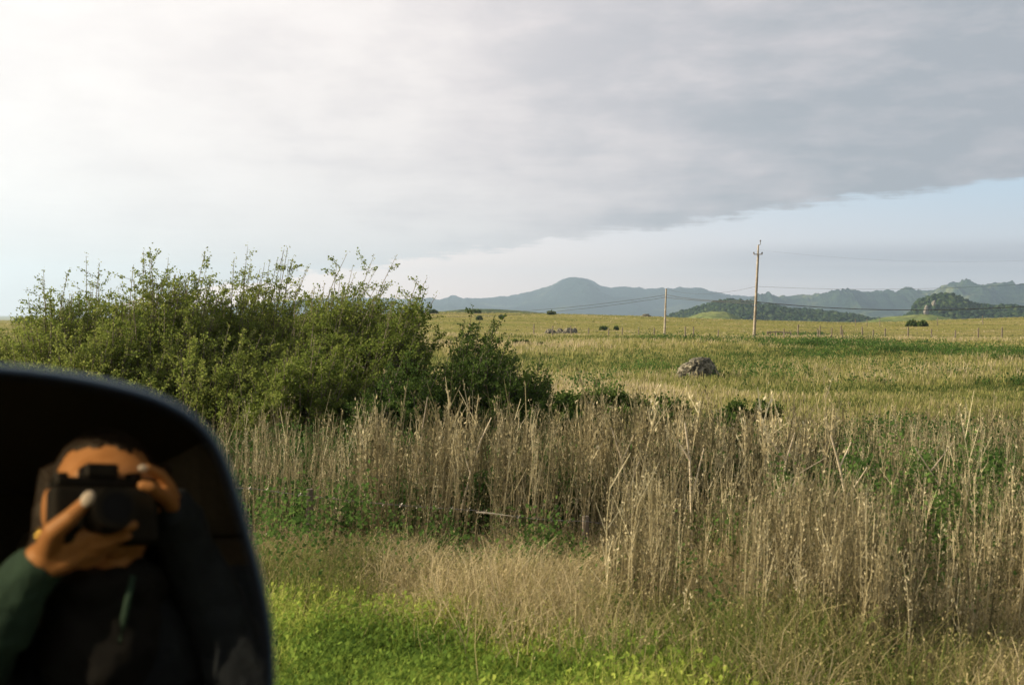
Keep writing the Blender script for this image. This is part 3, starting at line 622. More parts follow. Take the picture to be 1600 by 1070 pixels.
# tall dry stalks with side twigs and husks
def stalks(n, y0, y1, hmin, hmax, r, x0, x1, wid, A_, clump=.5, dark=0.0, husk=10, xf=None, twigs=3, pw=1.0, hcap=650):
    x, y, px = wedge(n * 3, y0, y1, r, x0, x1, pw)
    dn = .5 * fbm(x * 1.0, y * .8, 3, 55) + .5 * fbm(x * 3.6, y * 1.2, 2, 56); keep = r.random(n * 3) < sm(dn, clump - .07, clump + .10) * .95 + .04
    if xf is not None: keep &= xf(x, y, px)
    x = x[keep][:n]; y = y[keep][:n]; n = len(x); dn = dn[keep][:n]
    h = (hmin + (hmax - hmin) * r.random(n) ** 1.3) * (.72 + .55 * fbm(x * .9, y * .7, 3, 65)); z = gz(x, y)
    b = np.stack([x, y, z], -1); h = np.minimum(h, np.maximum(.12, (CZ - z) - y * (hcap - 495 + 22 * r.normal(size=n)) / FPX)); lean = np.stack([r.normal(.05, .06, n) * h, r.normal(0, .06, n) * h, h], -1); tp = b + lean
    bend = np.stack([r.normal(0, .03, n), r.normal(0, .03, n), np.zeros(n)], -1)
    col = np.clip(.12 + .85 * r.random(n) ** 1.3 - dark, 0, 1); w = wid * (.55 + .9 * r.random(n) ** 2)
    for fx in ((0, 1.0, .1), (1.0, .1, 0)):
        V, F = strips(b, tp, w, w * .35, r, bend=bend, seg=4, faceax=np.array(fx) + np.zeros((n, 3))); A_.add(V, F, rep(col, 10))
    k = n * twigs; i = r.integers(0, n, k); t = .35 + .6 * r.random(k); o = b[i] + lean[i] * t[:, None] + bend[i] * (4 * t * (1 - t))[:, None]
    d = r.normal(size=(k, 3)) * [.42, .42, .2] + [.06, 0, 1.4]; d /= np.linalg.norm(d, axis=1)[:, None]; ln = (.08 + .20 * r.random(k)) * h[i]
    te = o + d * ln[:, None]; V, F = strips(o, te, w[i] * .5, w[i] * .25, r, seg=1); A_.add(V, F, rep(col[i], 4))
    k2 = n * husk; i2 = r.integers(0, k, k2); pos = o[i2] + (te[i2] - o[i2]) * r.random(k2)[:, None] + r.normal(0, .012, (k2, 3))
    j2_ = r.integers(0, n, k2); t2 = .25 + .75 * r.random(k2); ons = r.random(k2) < .6; ps_ = b[j2_] + lean[j2_] * t2[:, None] + bend[j2_] * (4 * t2 * (1 - t2))[:, None] + r.normal(0, .011, (k2, 3)); pos = np.where(ons[:, None], ps_, pos)
    V, F = leaves(pos, wid * 2.4, r, .20, 2.2); A_.add(V, F, rep(np.clip(np.where(ons, col[j2_], col[i[i2]]) + r.normal(0, .06, k2) - .07, 0, 1), 4))
def gap(x, y, p): return ~((p > 840) & (p < 1290) & (np.random.default_rng(3).random(len(p)) < .8))
A_ = Acc()
stalks(1800, 7.2, 10.0, .75, 1.45, r, -200, 1720, .0075, A_, .48, husk=22, twigs=3, hcap=665)
stalks(1250, 9.5, 13.5, .8, 1.35, r, -200, 1720, .0095, A_, .49, husk=16, twigs=3, xf=gap)
stalks(2000, 4.8, 7.4, .45, .95, r, 960, 1750, .008, A_, .49, husk=20, twigs=3, xf=lambda x, y, p: y > green_edge(x) + .3)
stalks(500, 8.0, 9.5, 1.1, 1.6, r, 560, 1300, .015, A_, .50, husk=40, twigs=5, hcap=640)
tag(A_.build('dry_stalks', M_stalk), 'dense stand of tall tan dry stalks between the verge and the meadow', 'dry stalks', kind='stuff')
A_ = Acc()
stalks(1300, 13, 22, .4, 1.0, r, 880, 1740, .015, A_, .44, dark=.05, husk=10, twigs=3, hcap=648, xf=gap)
tag(A_.build('brown_stalks', M_stalk), 'belt of brownish dry stalks at the near edge of the meadow', 'dry stalks', kind='stuff')

# meadow: grass tufts out to the ridge
A_ = Acc()
def meadow(n, y0, y1, h0, h1, w, r, seg=2, blades=6, thin=1.0):
    x, y, _ = wedge(n, y0, y1, r, -100, 1720, 1.0)
    dry = fbm(x * .05 + 2, y * .09, 4, 91); gr = fbm(x * .12 + 7, y * .22, 3, 92)
    k = n * blades; i = np.repeat(np.arange(n), blades)
    s = (y / y0) ** .5
    X_ = x[i] + r.normal(0, .12, k) * s[i]; Y_ = y[i] + r.normal(0, .12, k) * s[i]; Z_ = gz(X_, Y_)
    tr_ = r.random(n); tall = tr_ > .86
    h = (h0 + (h1 - h0) * r.random(k)) * (.5 + .8 * dry[i]) * np.where(tall[i], 1.4, 1.0); b = np.stack([X_, Y_, Z_ - .02], -1)
    tp = b + np.stack([r.normal(.08, .22, k) * h, r.normal(0, .2, k) * h, h], -1)
    V, F = strips(b, tp, w * s[i], w * s[i] * .3, r, seg=seg)
    band = sm(np.sin(y[i] * .0 + gr[i] * 9), -.3, .9)
    col = np.clip(.50 + 1.3 * (dry[i] - .5) - .26 * sm(gr[i], .50, .66) + .42 * (tr_[i] - .5) + .25 * (r.random(k) - .5) + .16 * tall[i], 0, 1)
    A_.add(V, F, rep(col, (seg + 1) * 2))
meadow(24000, 13, 40, .08, .20, .020, r)
meadow(24000, 38, 110, .16, .36, .04, r, blades=5)
meadow(16000, 105, 410, .14, .30, .08, r, seg=1, blades=4)
tag(A_.build('meadow_grass', M_field), 'golden and green rough grass covering the rolling meadow', 'grass', kind='stuff')
# dark green leafy cover streaking across the right of the meadow
ps = []; sz = []
def patch(px, py, wp, hp, c, hh=.45, sdv=1.0):
    if px < 1200 or py > 565: c = int(c * .5)
    pxs = r.normal(px, wp * .42, c); pys = r.normal(py, hp * .42, c)
    for a, q in zip(pxs, pys):
        g = hit(a, q, 16, 240); k = g[1] / FPX
        m_ = 26; p_ = g + np.stack([r.normal(0, 4.5 * k, m_), r.normal(0, 4.5 * k, m_), np.abs(r.normal(0, hh * (.3 + .4 * r.random()), m_))], -1)
        ps.append(p_); sz.append(np.full(m_, max(.07, 2.0 * k)))
for a in ((1060, 531, 90, 4, 60), (1150, 533, 80, 4, 70), (1260, 538, 110, 7, 170), (1330, 540, 90, 9, 170), (1400, 545, 110, 10, 170), (1500, 552, 110, 9, 170), (1580, 556, 90, 9, 120), (1300, 556, 100, 9, 90), (1180, 578, 80, 8, 90), (1230, 590, 90, 7, 60), (1350, 572, 130, 8, 90), (1140, 592, 50, 5, 45), (1010, 577, 70, 7, 70), (1060, 590, 40, 5, 30), (960, 590, 80, 5, 40), (900, 600, 80, 5, 45), (880, 575, 60, 4, 20), (930, 612, 60, 4, 25), (1480, 586, 130, 8, 60), (1400, 590, 60, 5, 40), (1120, 560, 60, 6, 35), (1000, 560, 60, 4, 16), (900, 550, 90, 5, 16), (1036, 529, 30, 2, 20), (1570, 600, 90, 8, 35), (1300, 600, 120, 6, 30), (1240, 525, 60, 3, 40)):
    patch(*a)
ps = np.concatenate(ps); sz = np.concatenate(sz); V, F = leaves(ps, sz, r, .5, .2)
cp = fbm(ps[:, 0] * .3, ps[:, 1] * .3, 3, 4)
tag(mk('leafy_ground_cover', V, F, M_bramble, rnd=rep(np.clip(.1 + .75 * cp * (.8 + .35 * r.random(len(ps))), 0, 1), 4)), 'dark green leafy ground cover in streaks across the meadow', 'ground cover', kind='stuff')

# ------------------------------------------------------------------ single dead stems one can point to
M_pale = pmat('pale_dead_stem', (.50, .40, .25), .85, (.62, .53, .38), 30)
M_grey = pmat('grey_dead_stem', (.30, .24, .16), .9, (.42, .35, .25), 30)
def stem(name, pts, y, rad, label, mat, cat='dead stem'):
    w = [P(a, b, y + (c[0] if c else 0)) for a, b, *c in pts[0]]
    o0 = w[0].copy(); root = empty(name, tuple(o0), label, cat)
    v, f = tube(np.array(w) - o0, np.linspace(rad, rad * .45, len(w)), 7); mk('main_stem', v, f, mat, root)
    for br in pts[1:]:
        w = np.array([P(a, b, y + (c[0] if c else 0)) for a, b, *c in br]) - o0; v, f = tube(w, np.linspace(rad * .6, rad * .25, len(w)), 6); mk('side_twig', v, f, mat, root)
stem('broken_straw', [[(744, 800), (770, 802), (800, 806)], [(770, 802), (778, 806)]], 6.9, .006, 'bright pale broken straw lying sideways on the dry stalks', M_pale, 'straw')
stem('dead_branch', [[(1545, 868), (1510, 838), (1485, 808), (1470, 760), (1430, 700)], [(1485, 808), (1450, 850)], [(1510, 838), (1520, 800)], [(1455, 735), (1490, 690)]], 7.2, .008, 'long bent dead branch leaning left over the green weeds at the right', M_grey, 'branch')
stem('dead_stalk', [[(1338, 860), (1322, 780), (1312, 730), (1298, 680)], [(1312, 730), (1330, 690)], [(1322, 780), (1355, 730)]], 7.4, .012, 'thick pale dead stalk curving left, tallest right of centre', M_pale)
stem('dead_stalk', [[(1082, 870), (1080, 780), (1078, 720), (1070, 660)], [(1080, 780), (1100, 700)], [(1078, 720), (1060, 690)]], 7.6, .013, 'thick straight pale dead stalk standing just right of centre', M_pale)
stem('dead_stalk', [[(1210, 880), (1222, 790), (1228, 720), (1242, 676)], [(1222, 790), (1248, 740), (1290, 715)], [(1228, 720), (1205, 690)]], 7.5, .010, 'forked dead stalk with an arm reaching right', M_grey)
stem('dead_stalk', [[(720, 800), (735, 740), (750, 690), (768, 652)], [(735, 740), (722, 700)]], 8.2, .009, 'slim pale dead stalk leaning right under the small shrubs', M_pale)
stem('dead_stalk', [[(652, 790), (655, 730), (660, 670), (668, 620)], [(655, 730), (640, 690)]], 8.8, .009, 'tallest slim dead stalk in front of the willow thicket', M_grey)
stem('dead_stalk', [[(985, 830), (982, 770), (972, 720), (955, 668)], [(982, 770), (1000, 715)], [(972, 720), (990, 680)]], 8.0, .010, 'pale dead stalk leaning left in front of the bright green shrub', M_pale)

# ------------------------------------------------------------------ poles and lines
M_pole = pmat('weathered_pole', (.26, .21, .155), .9, (.42, .36, .28), 2.5, bump=.3, bscale=14)
M_metal = pmat('galvanised_steel', (.32, .33, .34), .5, (.22, .22, .22), 20, metal=.7)
M_porc = pmat('insulator_glaze', (.12, .10, .09), .25)
M_cable = pmat('black_cable', (.02, .02, .022), .7, (.035, .035, .035), 5)
def pole(px_b, py_b, px_t, py_t, y, r0, label, hw=False, bands=()):
    b = P(px_b, py_b, y); b[2] = gz(b[0], b[1]) - .3 if not hw else gz(b[0], b[1]) - .3
    t_ = P(px_t, py_t, y); root = empty('utility_pole', tuple(b), label, 'utility pole', 'utility poles along the field')
    d = t_ - b; v, f = tube([d * k for k in np.linspace(0, 1, 9)], np.linspace(r0, r0 * .62, 9), 14); mk('shaft', v, f, M_pole, root, smooth=False)
    L_ = np.linalg.norm(d)
    if hw:
        v, f = tube([d, d + [.18, 0, .05], d + [.2, 0, .42]], .045, 8); mk('top_pin', v, f, M_metal, root)
        v, f = tube([d + [.2, 0, .36], d + [.2, 0, .43], d + [.2, 0, .52]], [.06, .085, .04], 10); mk('insulator', v, f, M_porc, root)
        z = d * (1 - .095)
        v, f = join([box(z, (.9, .09, .09))]); mk('cross_arm', v, f, M_pole, root)
        for s in (-1, 1):
            v, f = tube([z + [s * .42, 0, .04], z + [s * .42, 0, .14], z + [s * .42, 0, .24]], [.05, .08, .04], 10); mk('insulator', v, f, M_porc, root)
        for k in np.arange(.06, .88, .028):     # climbing steps on the sunless side
            pass
        v, f = tube([d * .02 + [r0 * 1.05, -.02, 0], d * .9 + [r0 * .75, -.02, 0]], .03, 6); mk('ground_conduit', v, f, M_cable, root)
    for k in bands:
        c = d * k; rr = r0 * (1 - .38 * k) + .02; v, f = tube([c - d / L_ * .09, c + d / L_ * .09], rr, 14); mk('clamp', v, f, M_metal, root)
        v, f = box(c + np.array([-rr - .05, 0, 0]), (.14, .08, .12)); mk('bracket', v, f, M_metal, root)
    return b, t_
pole(1177.5, 529, 1185, 383, 102, .135, 'tallest nearest utility pole, pale wood with crossarm near its top', True, (.38,))
pole(1038, 525, 1041, 451, 170, .20, 'shorter bare wooden utility pole left of the tallest one', False, (.84,))
pole(533, 532, 538, 478, 235, .24, 'distant utility pole seen through the willow thicket', False, (.8,))
def polex(pxb, y, h):
    x = wpos(pxb, y); return x, y, float(gz(x, y))
xx, yy, zz = polex(1860, 88, 10)
v0 = np.array([xx, yy, zz - .3]); root = empty('utility_pole', tuple(v0), 'utility pole beyond the right edge of the picture carrying the lines on', 'utility pole', 'utility poles along the field')
v, f = tube([[0, 0, 0], [.1, 0, 5], [.25, 0, 9.6]], [.19, .16, .12], 14); mk('shaft', v, f, M_pole, root)
v, f = box((.24, 0, 8.9), (.9, .09, .09)); mk('cross_arm', v, f, M_pole, root)
def line(a, b, sag, rad, label, name='power_line'):
    a = np.array(a); b = np.array(b); t = np.linspace(0, 1, 41)[:, None]
    p = a * (1 - t) + b * t; p[:, 2] -= sag * 4 * (t[:, 0]) * (1 - t[:, 0])
    v, f = tube(p, rad, 6); tag(mk(name, v, f, M_cable), label, 'cable')
def at4(dz): return (xx + .25, yy, zz - .3 + dz)
p1 = P(1040, 462, 170); p3 = P(1181.5, 472, 102)
line(P(1041.5, 460.5, 170), P(1181, 470, 102), .35, .035, 'upper dark cable from the shorter pole to the tallest pole')
line(P(1041, 465, 170), P(1181, 474.5, 102), .1, .035, 'lower dark cable from the shorter pole to the tallest pole')
line(P(1181, 471.5, 102), at4(5.6), 1.35, .04, 'thick dark cable sagging from the tallest pole to the right edge')
line(P(538, 482, 235), P(1040, 461, 170), 2.1, .035, 'upper dark cable sagging left from the shorter pole across the blue mountain')
line(P(538, 485, 235), P(1040, 464.5, 170), 2.3, .035, 'lower dark cable sagging left from the shorter pole across the blue mountain')
line(P(1041, 451.5, 170), P(1182, 447.5, 102), .8, .012, 'thin wire from the short pole top to halfway up the tallest pole')
line(P(1182, 447.5, 102), at4(7.3), .9, .012, 'thin wire from halfway up the tallest pole to the right edge')
line(P(1186, 390.5, 102), at4(9.1), 1.2, .0035, 'faint highest wire from the crossarm of the tallest pole to the right')

# ------------------------------------------------------------------ fences
M_post = pmat('old_fence_post', (.13, .10, .075), .95, (.24, .20, .15), 6)
M_wire = pmat('fence_wire', (.30, .29, .27), .5, (.16, .12, .10), 30, metal=.6)
def fence(pxs, y, ph, label, nw=4, rad=.06, jitter=.08, seed=1, wr=.008, group=None, name='wire_fence', pyt=None, ys=None):
    r = np.random.default_rng(seed); B = []
    for i, a in enumerate(pxs):
        yy_ = ys[i] if ys is not None else y; x = wpos(a, yy_); B.append([x, yy_, float(gz(x, yy_))])
    B = np.array(B); root = empty(name, tuple(B[0]), label, 'fence', group)
    T = B + np.stack([r.normal(0, jitter * .6, len(B)), r.normal(0, jitter * .4, len(B)), ph * (.85 + .25 * r.random(len(B)))], -1)
    for b_, t_ in zip(B, T):
        v, f = tube(np.array([b_ - [0, 0, .1], (b_ + t_) / 2, t_]) - B[0], [rad, rad * .92, rad * .8], 7); mk('post', v, f, M_post, root)
    for k in range(nw):
        q = (k + .6) / nw * .92; pts = []
        for i in range(len(B) - 1):
            a = B[i] + (T[i] - B[i]) * q; c = B[i + 1] + (T[i + 1] - B[i + 1]) * q
            for t in np.linspace(0, 1, 5)[:-1]: pts.append(a * (1 - t) + c * t - [0, 0, .03 * 4 * t * (1 - t)])
        pts.append(B[-1] + (T[-1] - B[-1]) * q); v, f = tube(np.array(pts) - B[0] + [0, -rad, 0], wr, 4); mk('wire', v, f, M_wire, root)
    return root
fence([1247, 1281, 1314, 1348, 1383, 1419, 1456, 1493, 1529, 1566, 1603, 1640], 118, 1.35, 'long wire fence of thin dark posts crossing the right field', rad=.095)
fence([1071, 1084, 1122, 1225, 1279, 1300, 1317, 1365], 104, 1.1, 'low leaning fence of short dark posts at the foot of the tallest pole', rad=.075, seed=4, nw=2)
fence([834, 863, 893, 920, 951, 972, 998, 1022], 150, 1.5, 'scattered fence posts running past the rock outcrop', rad=.10, seed=6, nw=2)
fence([1337, 1355, 1375, 1465, 1536], 260, 2.2, 'faint far fence near the skyline on the right', rad=.10, seed=8, nw=2)
# small marker post on the skyline
g = hit(668.5, 490.5, 200, 420); k = g[1] / FPX; root = empty('marker_post', tuple(g), 'tiny white topped marker post on the skyline right of the thicket', 'marker post')
v, f = tube([[0, 0, -.1], [0, 0, 7 * k]], .35 * k, 8); mk('post', v, f, M_post, root)
v, f = box((0, 0, 5.6 * k), (2.6 * k, .6 * k, 2.4 * k)); mk('plate', v, f, M_paint, root)
# broken timber rail near the tall pole
g = P(1216, 520, 112); root = empty('broken_rail', (g[0], g[1], float(gz(g[0], g[1]))), 'dark broken timber rail on short posts right of the tallest pole', 'rail')
dz = g[2] - root.location[2]
for x0_, x1_, nm in ((-1.3, 1.5, 'rail'),):
    v, f = tube([[x0_ , 0, dz], [-.2, 0, dz + .12], [x1_, 0, dz - .02]], .07, 7); mk('rail', v, f, M_post, root)
for x_ in (-1.2, -.9, -.3, 1.4):
    v, f = tube([[x_, 0, -.1], [x_, 0, dz + .2]], .06, 7); mk('post', v, f, M_post, root)

# near barbed wire fence inside the stalks
def near_fence():
    pts_px = [(-150, 730), (395, 763), (745, 797), (915, 814), (1210, 840), (1575, 876), (2050, 925)]
    y = 7.6; root = empty('barbed_wire_fence', tuple(hit(915, 880, 5, 12)), 'barbed wire fence with thin dark posts half hidden among the dry stalks', 'fence')
    o0 = np.array(root.location)
    for dz, sg in ((0, 0), (-.34, .02)):
        w = np.array([P(a, b, y) for a, b in pts_px]) + [0, 0, dz]
        fine = []; barbs = []
        for i in range(len(w) - 1):
            for t in np.linspace(0, 1, 12)[:-1]: fine.append(w[i] * (1 - t) + w[i + 1] * t - [0, 0, .02 * 4 * t * (1 - t)])
        fine.append(w[-1]); fine = np.array(fine)
        wv = tube(fine - o0, .0028, 5)
        L_ = np.concatenate([[0], np.cumsum(np.linalg.norm(np.diff(fine, axis=0), axis=1))])
        pr = []
        for s in np.arange(.05, L_[-1], .13):
            c = np.array([np.interp(s, L_, fine[:, k]) for k in range(3)]) - o0
            pr.append(tube([c + [-.012, 0, .016], c + [.012, 0, -.016]], .0016, 4)); pr.append(tube([c + [.012, .004, .016], c + [-.012, .004, -.016]], .0016, 4))
        v, f = join([wv] + pr); mk('wire', v, f, M_wire, root)
    for a in (-120, 484, 915, 1575, 2000):
        t_ = P(a, np.interp(a, [q[0] for q in pts_px], [q[1] for q in pts_px]) - 8, y + .03); zb = float(gz(t_[0], t_[1])) - .1
        v, f = tube(np.array([[t_[0], t_[1], zb], t_ ]) - o0, [.030, .026], 8); mk('post', v, f, M_post, root)
near_fence()

# ------------------------------------------------------------------ mirror geometry (where the reflection sits)
DM = 0.72
F_PX = (186, 790)
dvec = ray(*F_PX); dvec /= np.linalg.norm(dvec); Q = C0 + dvec * DM
def onmir(px, py, off=0.0):
    v = ray(px, py); k = ((Q - C0) @ dvec - off) / (v @ dvec); return C0 + v * k
def MP(px, py, t):
    """the real point whose reflection shows at this picture position; t = metres toward the mirror from the lens"""
    v = ray(px, py); k = DM / (v @ dvec); h = C0 + v * k; rv = v - 2 * (v @ dvec) * dvec
    s = (t - DM) / (rv @ dvec); return h + rv * s

# ------------------------------------------------------------------ vehicle with its side mirror
M_body = pmat('dark_paint', (.035, .045, .055), .25, (.04, .05, .06), 3, coat=.8)
M_trim = pmat('black_plastic', (.012, .012, .012), .7, (.016, .016, .016), 60, bump=.1, bscale=300)
M_seat = pmat('dark_fabric', (.05, .042, .030), .95, (.06, .05, .036), 80)
M_tyre = pmat('tyre_rubber', (.02, .02, .02), .85, (.028, .028, .028), 40)
M_rim = pmat('alloy_rim', (.35, .36, .37), .35, (.3, .31, .32), 10, metal=.9)
car = empty('dark_car', (0.4, -1.0, 0), 'dark vehicle whose big black side mirror fills the lower left corner', 'vehicle')
co = np.array([0.4, -1.0, 0.0])
def cpart(name, parts, mat, parent=None, bv=.012):
    v, f = join(parts); o = mk(name, v - co, f, mat, parent or car)
    if bv: bevel(o, bv, 2)
    return o
yS, yF = .20, -1.75
SILL, ROOF = 1.40, 2.16
cpart('body', [box((.4, (yS + yF) / 2 , .36), (4.6, 1.85, .10)),            # floor pan
               box((1.75, yS - .03, .90), (2.0, .06, 1.0)), box((-1.35, yS - .03, .85), (1.1, .06, .9)),
               box((.4, yF + .03, .90), (4.6, .06, 1.0)), box((2.68, (yS + yF) / 2, 1.2), (.06, 1.85, 1.7)), box((-1.88, (yS + yF) / 2, .80), (.06, 1.85, .8)),
               box((-1.40, (yS + yF) / 2, 1.27), (1.0, 1.85, .05)),          # bonnet
               box((1.70, yF + .03, 1.76), (1.9, .06, .72)), box((1.85, yS - .03, 1.76), (1.6, .06, .72)), box((.15, yF + .03, 1.76), (1.3, .06, .72))], M_body)  # closed far side of the car, added to keep the reflection dark
cpart('roof', [box((1.05, (yS + yF) / 2, ROOF), (3.3, 1.9, .06))], M_body, bv=.02)
cpart('door', [box((-.10, yS - .03, .90), (1.30, .055, 1.0)), box((-.10, yS - .08, 1.37), (1.30, .10, .05))], M_body)
for y_ in (yS - .03, yF + .03):
    v, f = tube([[-1.15, y_, 1.28], [-.58, y_, ROOF]], .035, 8); mk('pillar', v - co, f, M_body, car)
    v, f = tube([[.62, y_, 1.38], [.66, y_, ROOF]], .04, 8)
    if y_ > -1: mk('pillar', v - co, f, M_body, car)
cpart('dashboard', [box((-.98, (yS + yF) / 2, 1.15), (.45, 1.7, .28))], M_trim, bv=.04)
cpart('lining', [box((1.0, yF + .09, 1.5), (3.0, .03, 1.3)), box((1.55, -1.0, 1.3), (.05, 1.7, 1.6)), box((.9, -1.0, ROOF - .05), (3.2, 1.7, .02))], M_seat, bv=0)
for yc in (-.62, -1.45):
    cpart('seat', [box((.05, yc, .95), (.55, .52, .16)), box((.36, yc, 1.38), (.16, .50, .78)), box((.40, yc, 1.88), (.12, .28, .20))], M_seat, bv=.04)
for x_ in (-1.25, 1.85):
    for y_, s in ((yS - .12, 1), (yF + .12, -1)):
        v, f = tube([[x_, y_ - .11, .35], [x_, y_ + .11, .35]], .35, 28); w = mk('wheel', v - co, f, M_tyre, car); bevel(w, .03, 3)
        v, f = tube([[x_, y_ + s * .10, .35], [x_, y_ + s * .125, .35]], [.22, .19], 20); mk('rim', v - co, f, M_rim, w)
# mirror: outline traced once, then given its own depth, lip and shell
OUT = [(-170, 640), (-150, 590), (-110, 572), (-50, 566), (0, 568.5), (50, 573), (100, 580), (150, 589), (200, 600.5), (240, 612), (275, 627), (302, 643), (325, 662), (342, 684), (355, 709), (366, 737), (376, 768), (386, 802), (396, 838), (406, 873), (416, 912), (425, 955), (431, 1000), (433, 1045), (431, 1090), (425, 1135), (413, 1175), (390, 1210), (350, 1238), (290, 1255), (180, 1262), (40, 1262), (-80, 1255), (-135, 1235), (-165, 1190), (-178, 1100), (-182, 950), (-180, 800)]
o2 = np.array([onmir(a, b) for a, b in OUT]); cen = o2.mean(0)
def resamp(p, n):
    q = np.vstack([p, p[:1]]); d = np.concatenate([[0], np.cumsum(np.linalg.norm(np.diff(q, axis=0), axis=1))]); s = np.linspace(0, d[-1], n, endpoint=False)
    r_ = np.stack([np.interp(s, d, q[:, k]) for k in range(3)], -1)
    for _ in range(6): r_ = .5 * r_ + .25 * (np.roll(r_, 1, 0) + np.roll(r_, -1, 0))
    return r_
NO = 160; ring = resamp(o2, NO)
tan = np.roll(ring, -1, 0) - np.roll(ring, 1, 0); tan /= np.linalg.norm(tan, axis=1)[:, None]
inn = np.cross(tan, dvec); inn *= np.sign(((cen - ring) * inn).sum(1))[:, None]
# (inward offset, distance behind the glass plane) profile: inner lip -> rounded rim -> shell
prof = [(.0085, .008), (.008, .001), (.007, -.0015), (.0055, -.0025), (.0035, -.0025), (.0015, -.001), (.0003, .0015), (0, .008), (.0004, .03), (.003, .06), (.014, .09), (.04, .112), (.07, .125)]
Vm = np.concatenate([ring + inn * a + dvec * b + np.array([0, 0, max(0, b - .008) * .19]) for a, b in prof])
Fm = [(k * NO + i, k * NO + (i + 1) % NO, (k + 1) * NO + (i + 1) % NO, (k + 1) * NO + i) for k in range(len(prof) - 1) for i in range(NO)]
Fm.append(tuple((len(prof) - 1) * NO + i for i in range(NO)))
M_house = pmat('mirror_shell', (.035, .075, .11), .5, (.04, .08, .116), 8, spec=.3)  # blue base colour carries the sky's reflection on dark housing
M_lip = pmat('mirror_lip', (.010, .012, .015), .6, (.013, .015, .018), 60, spec=.15)
side = mk('side_mirror', Vm - co, Fm, M_lip, car, smooth=True); side.data.materials.append(M_house)
for p_ in side.data.polygons:
    if p_.index >= 4 * NO: p_.material_index = 1  # outer lip takes the same sky blue as its lit part
M_mir, t = newmat('mirror_glass'); n_ = t.nodes; l_ = t.links
o_ = n_.new('ShaderNodeOutputMaterial'); gl = n_.new('ShaderNodeBsdfGlossy'); gl.inputs['Roughness'].default_value = 0.012; gl.inputs[0].default_value = (.33, .28, .20, 1); l_.new(gl.outputs[0], o_.inputs[0])
gv = np.vstack([ring + inn * .0082, [ (ring + inn * .0082).mean(0) ]]); gf = [(NO, i, (i + 1) % NO) for i in range(NO)]
bk = gv + dvec * .004; gvv = np.vstack([gv, bk]); gf2 = gf + [(a + NO + 1, c + NO + 1, b_ + NO + 1) for a, b_, c in gf] + [(i, i + NO + 1, (i + 1) % NO + NO + 1, (i + 1) % NO) for i in range(NO)]
mk('mirror_glass', gvv - co, gf2, M_mir, side)
# arm from the shell to the door
ma = onmir(-150, 1000, -.05); mb = np.array([-.78, yS - .02, 1.36])
v, f = tube([ma, (ma * .55 + mb * .45) + [-.03, 0, -.02], mb], [.035, .04, .055], 14); mk('mirror_arm', v - co, f, M_trim, side, smooth=True)

# ------------------------------------------------------------------ camera held by the photographer
M_camb = pmat('black_leatherette', (.006, .006, .006), .8, (.009, .009, .009), 200, bump=.2, bscale=900)
M_cmet = pmat('black_metal', (.008, .008, .008), .5, (.012, .012, .012), 40, spec=.25)
M_glass = pmat('lens_glass', (.004, .005, .010), .12, spec=.2)
pc = C0 + np.array([0, -.006, 0])      # front of the lens, just behind the point of view
kam = empty('camera_body', tuple(C0 + [0, -.09, 0]), 'black film camera held to the eye, seen in the side mirror', 'camera')
ko = C0 + np.array([0, -.09, 0])
def kp(name, parts, mat, bv=.003, parent=kam):
    v, f = join(parts); o = mk(name, v - ko, f, mat, parent); 
    if bv: bevel(o, bv, 3)
    return o
kp('body', [box(C0 + [.008, -.075, .0], (.146, .034, .080))], M_camb, .008)
kp('top_plate', [box(C0 + [.008, -.075, .045], (.138, .032, .014)), box(C0 + [0, -.073, .060], (.046, .036, .022))], M_cmet, .005)
v, f = tube([C0 + [0, -.062, 0], C0 + [0, -.030, 0], C0 + [0, -.026, 0], C0 + [0, -.008, 0]], [.032, .032, .029, .028], 36); lens = mk('lens', v - ko, f, M_cmet, kam)
v, f = tube([C0 + [0, -.0078, 0], C0 + [0, -.0066, 0]], [.020, .020], 32); mk('front_element', v - ko, f, M_glass, lens)
v, f = tube([C0 + [.05, -.075, .050], C0 + [.05, -.075, .060]], .011, 20); mk('dial', v - ko, f, M_cmet, kam)
v, f = tube([C0 + [-.05, -.075, .050], C0 + [-.05, -.075, .058]], .010, 20); mk('rewind_knob', v - ko, f, M_cmet, kam)

# ------------------------------------------------------------------ the photographer
M_skin = pmat('skin', (.52, .25, .10), .5, (.60, .30, .13), 40, bump=.1, bscale=300)
M_hair = pmat('dark_hair', (.016, .011, .008), .55, (.03, .02, .014), 60, bump=.6, bscale=120)
M_jack = pmat('teal_jacket', (.030, .075, .065), .9, (.040, .095, .08), 30, bump=.3, bscale=60)
M_navy = pmat('navy_vest', (.012, .020, .036), .95, (.018, .028, .046), 30, bump=.3, bscale=60)
M_nail = pmat('fingernail', (.80, .74, .72), .3)
M_gold = pmat('gold', (.85, .62, .18), .3, metal=1.0)
M_trou = pmat('dark_trousers', (.008, .010, .015), .95)
def capsule(a, b, ra, rb, seg=14):
    a = np.asarray(a, float); b = np.asarray(b, float); t = b - a; L_ = np.linalg.norm(t) + 1e-9; t /= L_
    pts = []; rr = []
    for k in range(1, 6):
        w = k / 6 * math.pi / 2; pts.append(a - t * ra * math.cos(w)); rr.append(ra * math.sin(w))
    pts += [a, b]; rr += [ra, rb]
    for k in range(5, 0, -1):
        w = k / 6 * math.pi / 2; pts.append(b + t * rb * math.cos(w)); rr.append(rb * math.sin(w))
    return tube(pts, rr, seg)
def chain(pts, rr, seg=14):
    return [capsule(pts[i], pts[i + 1], rr[i], rr[i + 1], seg) for i in range(len(pts) - 1)]
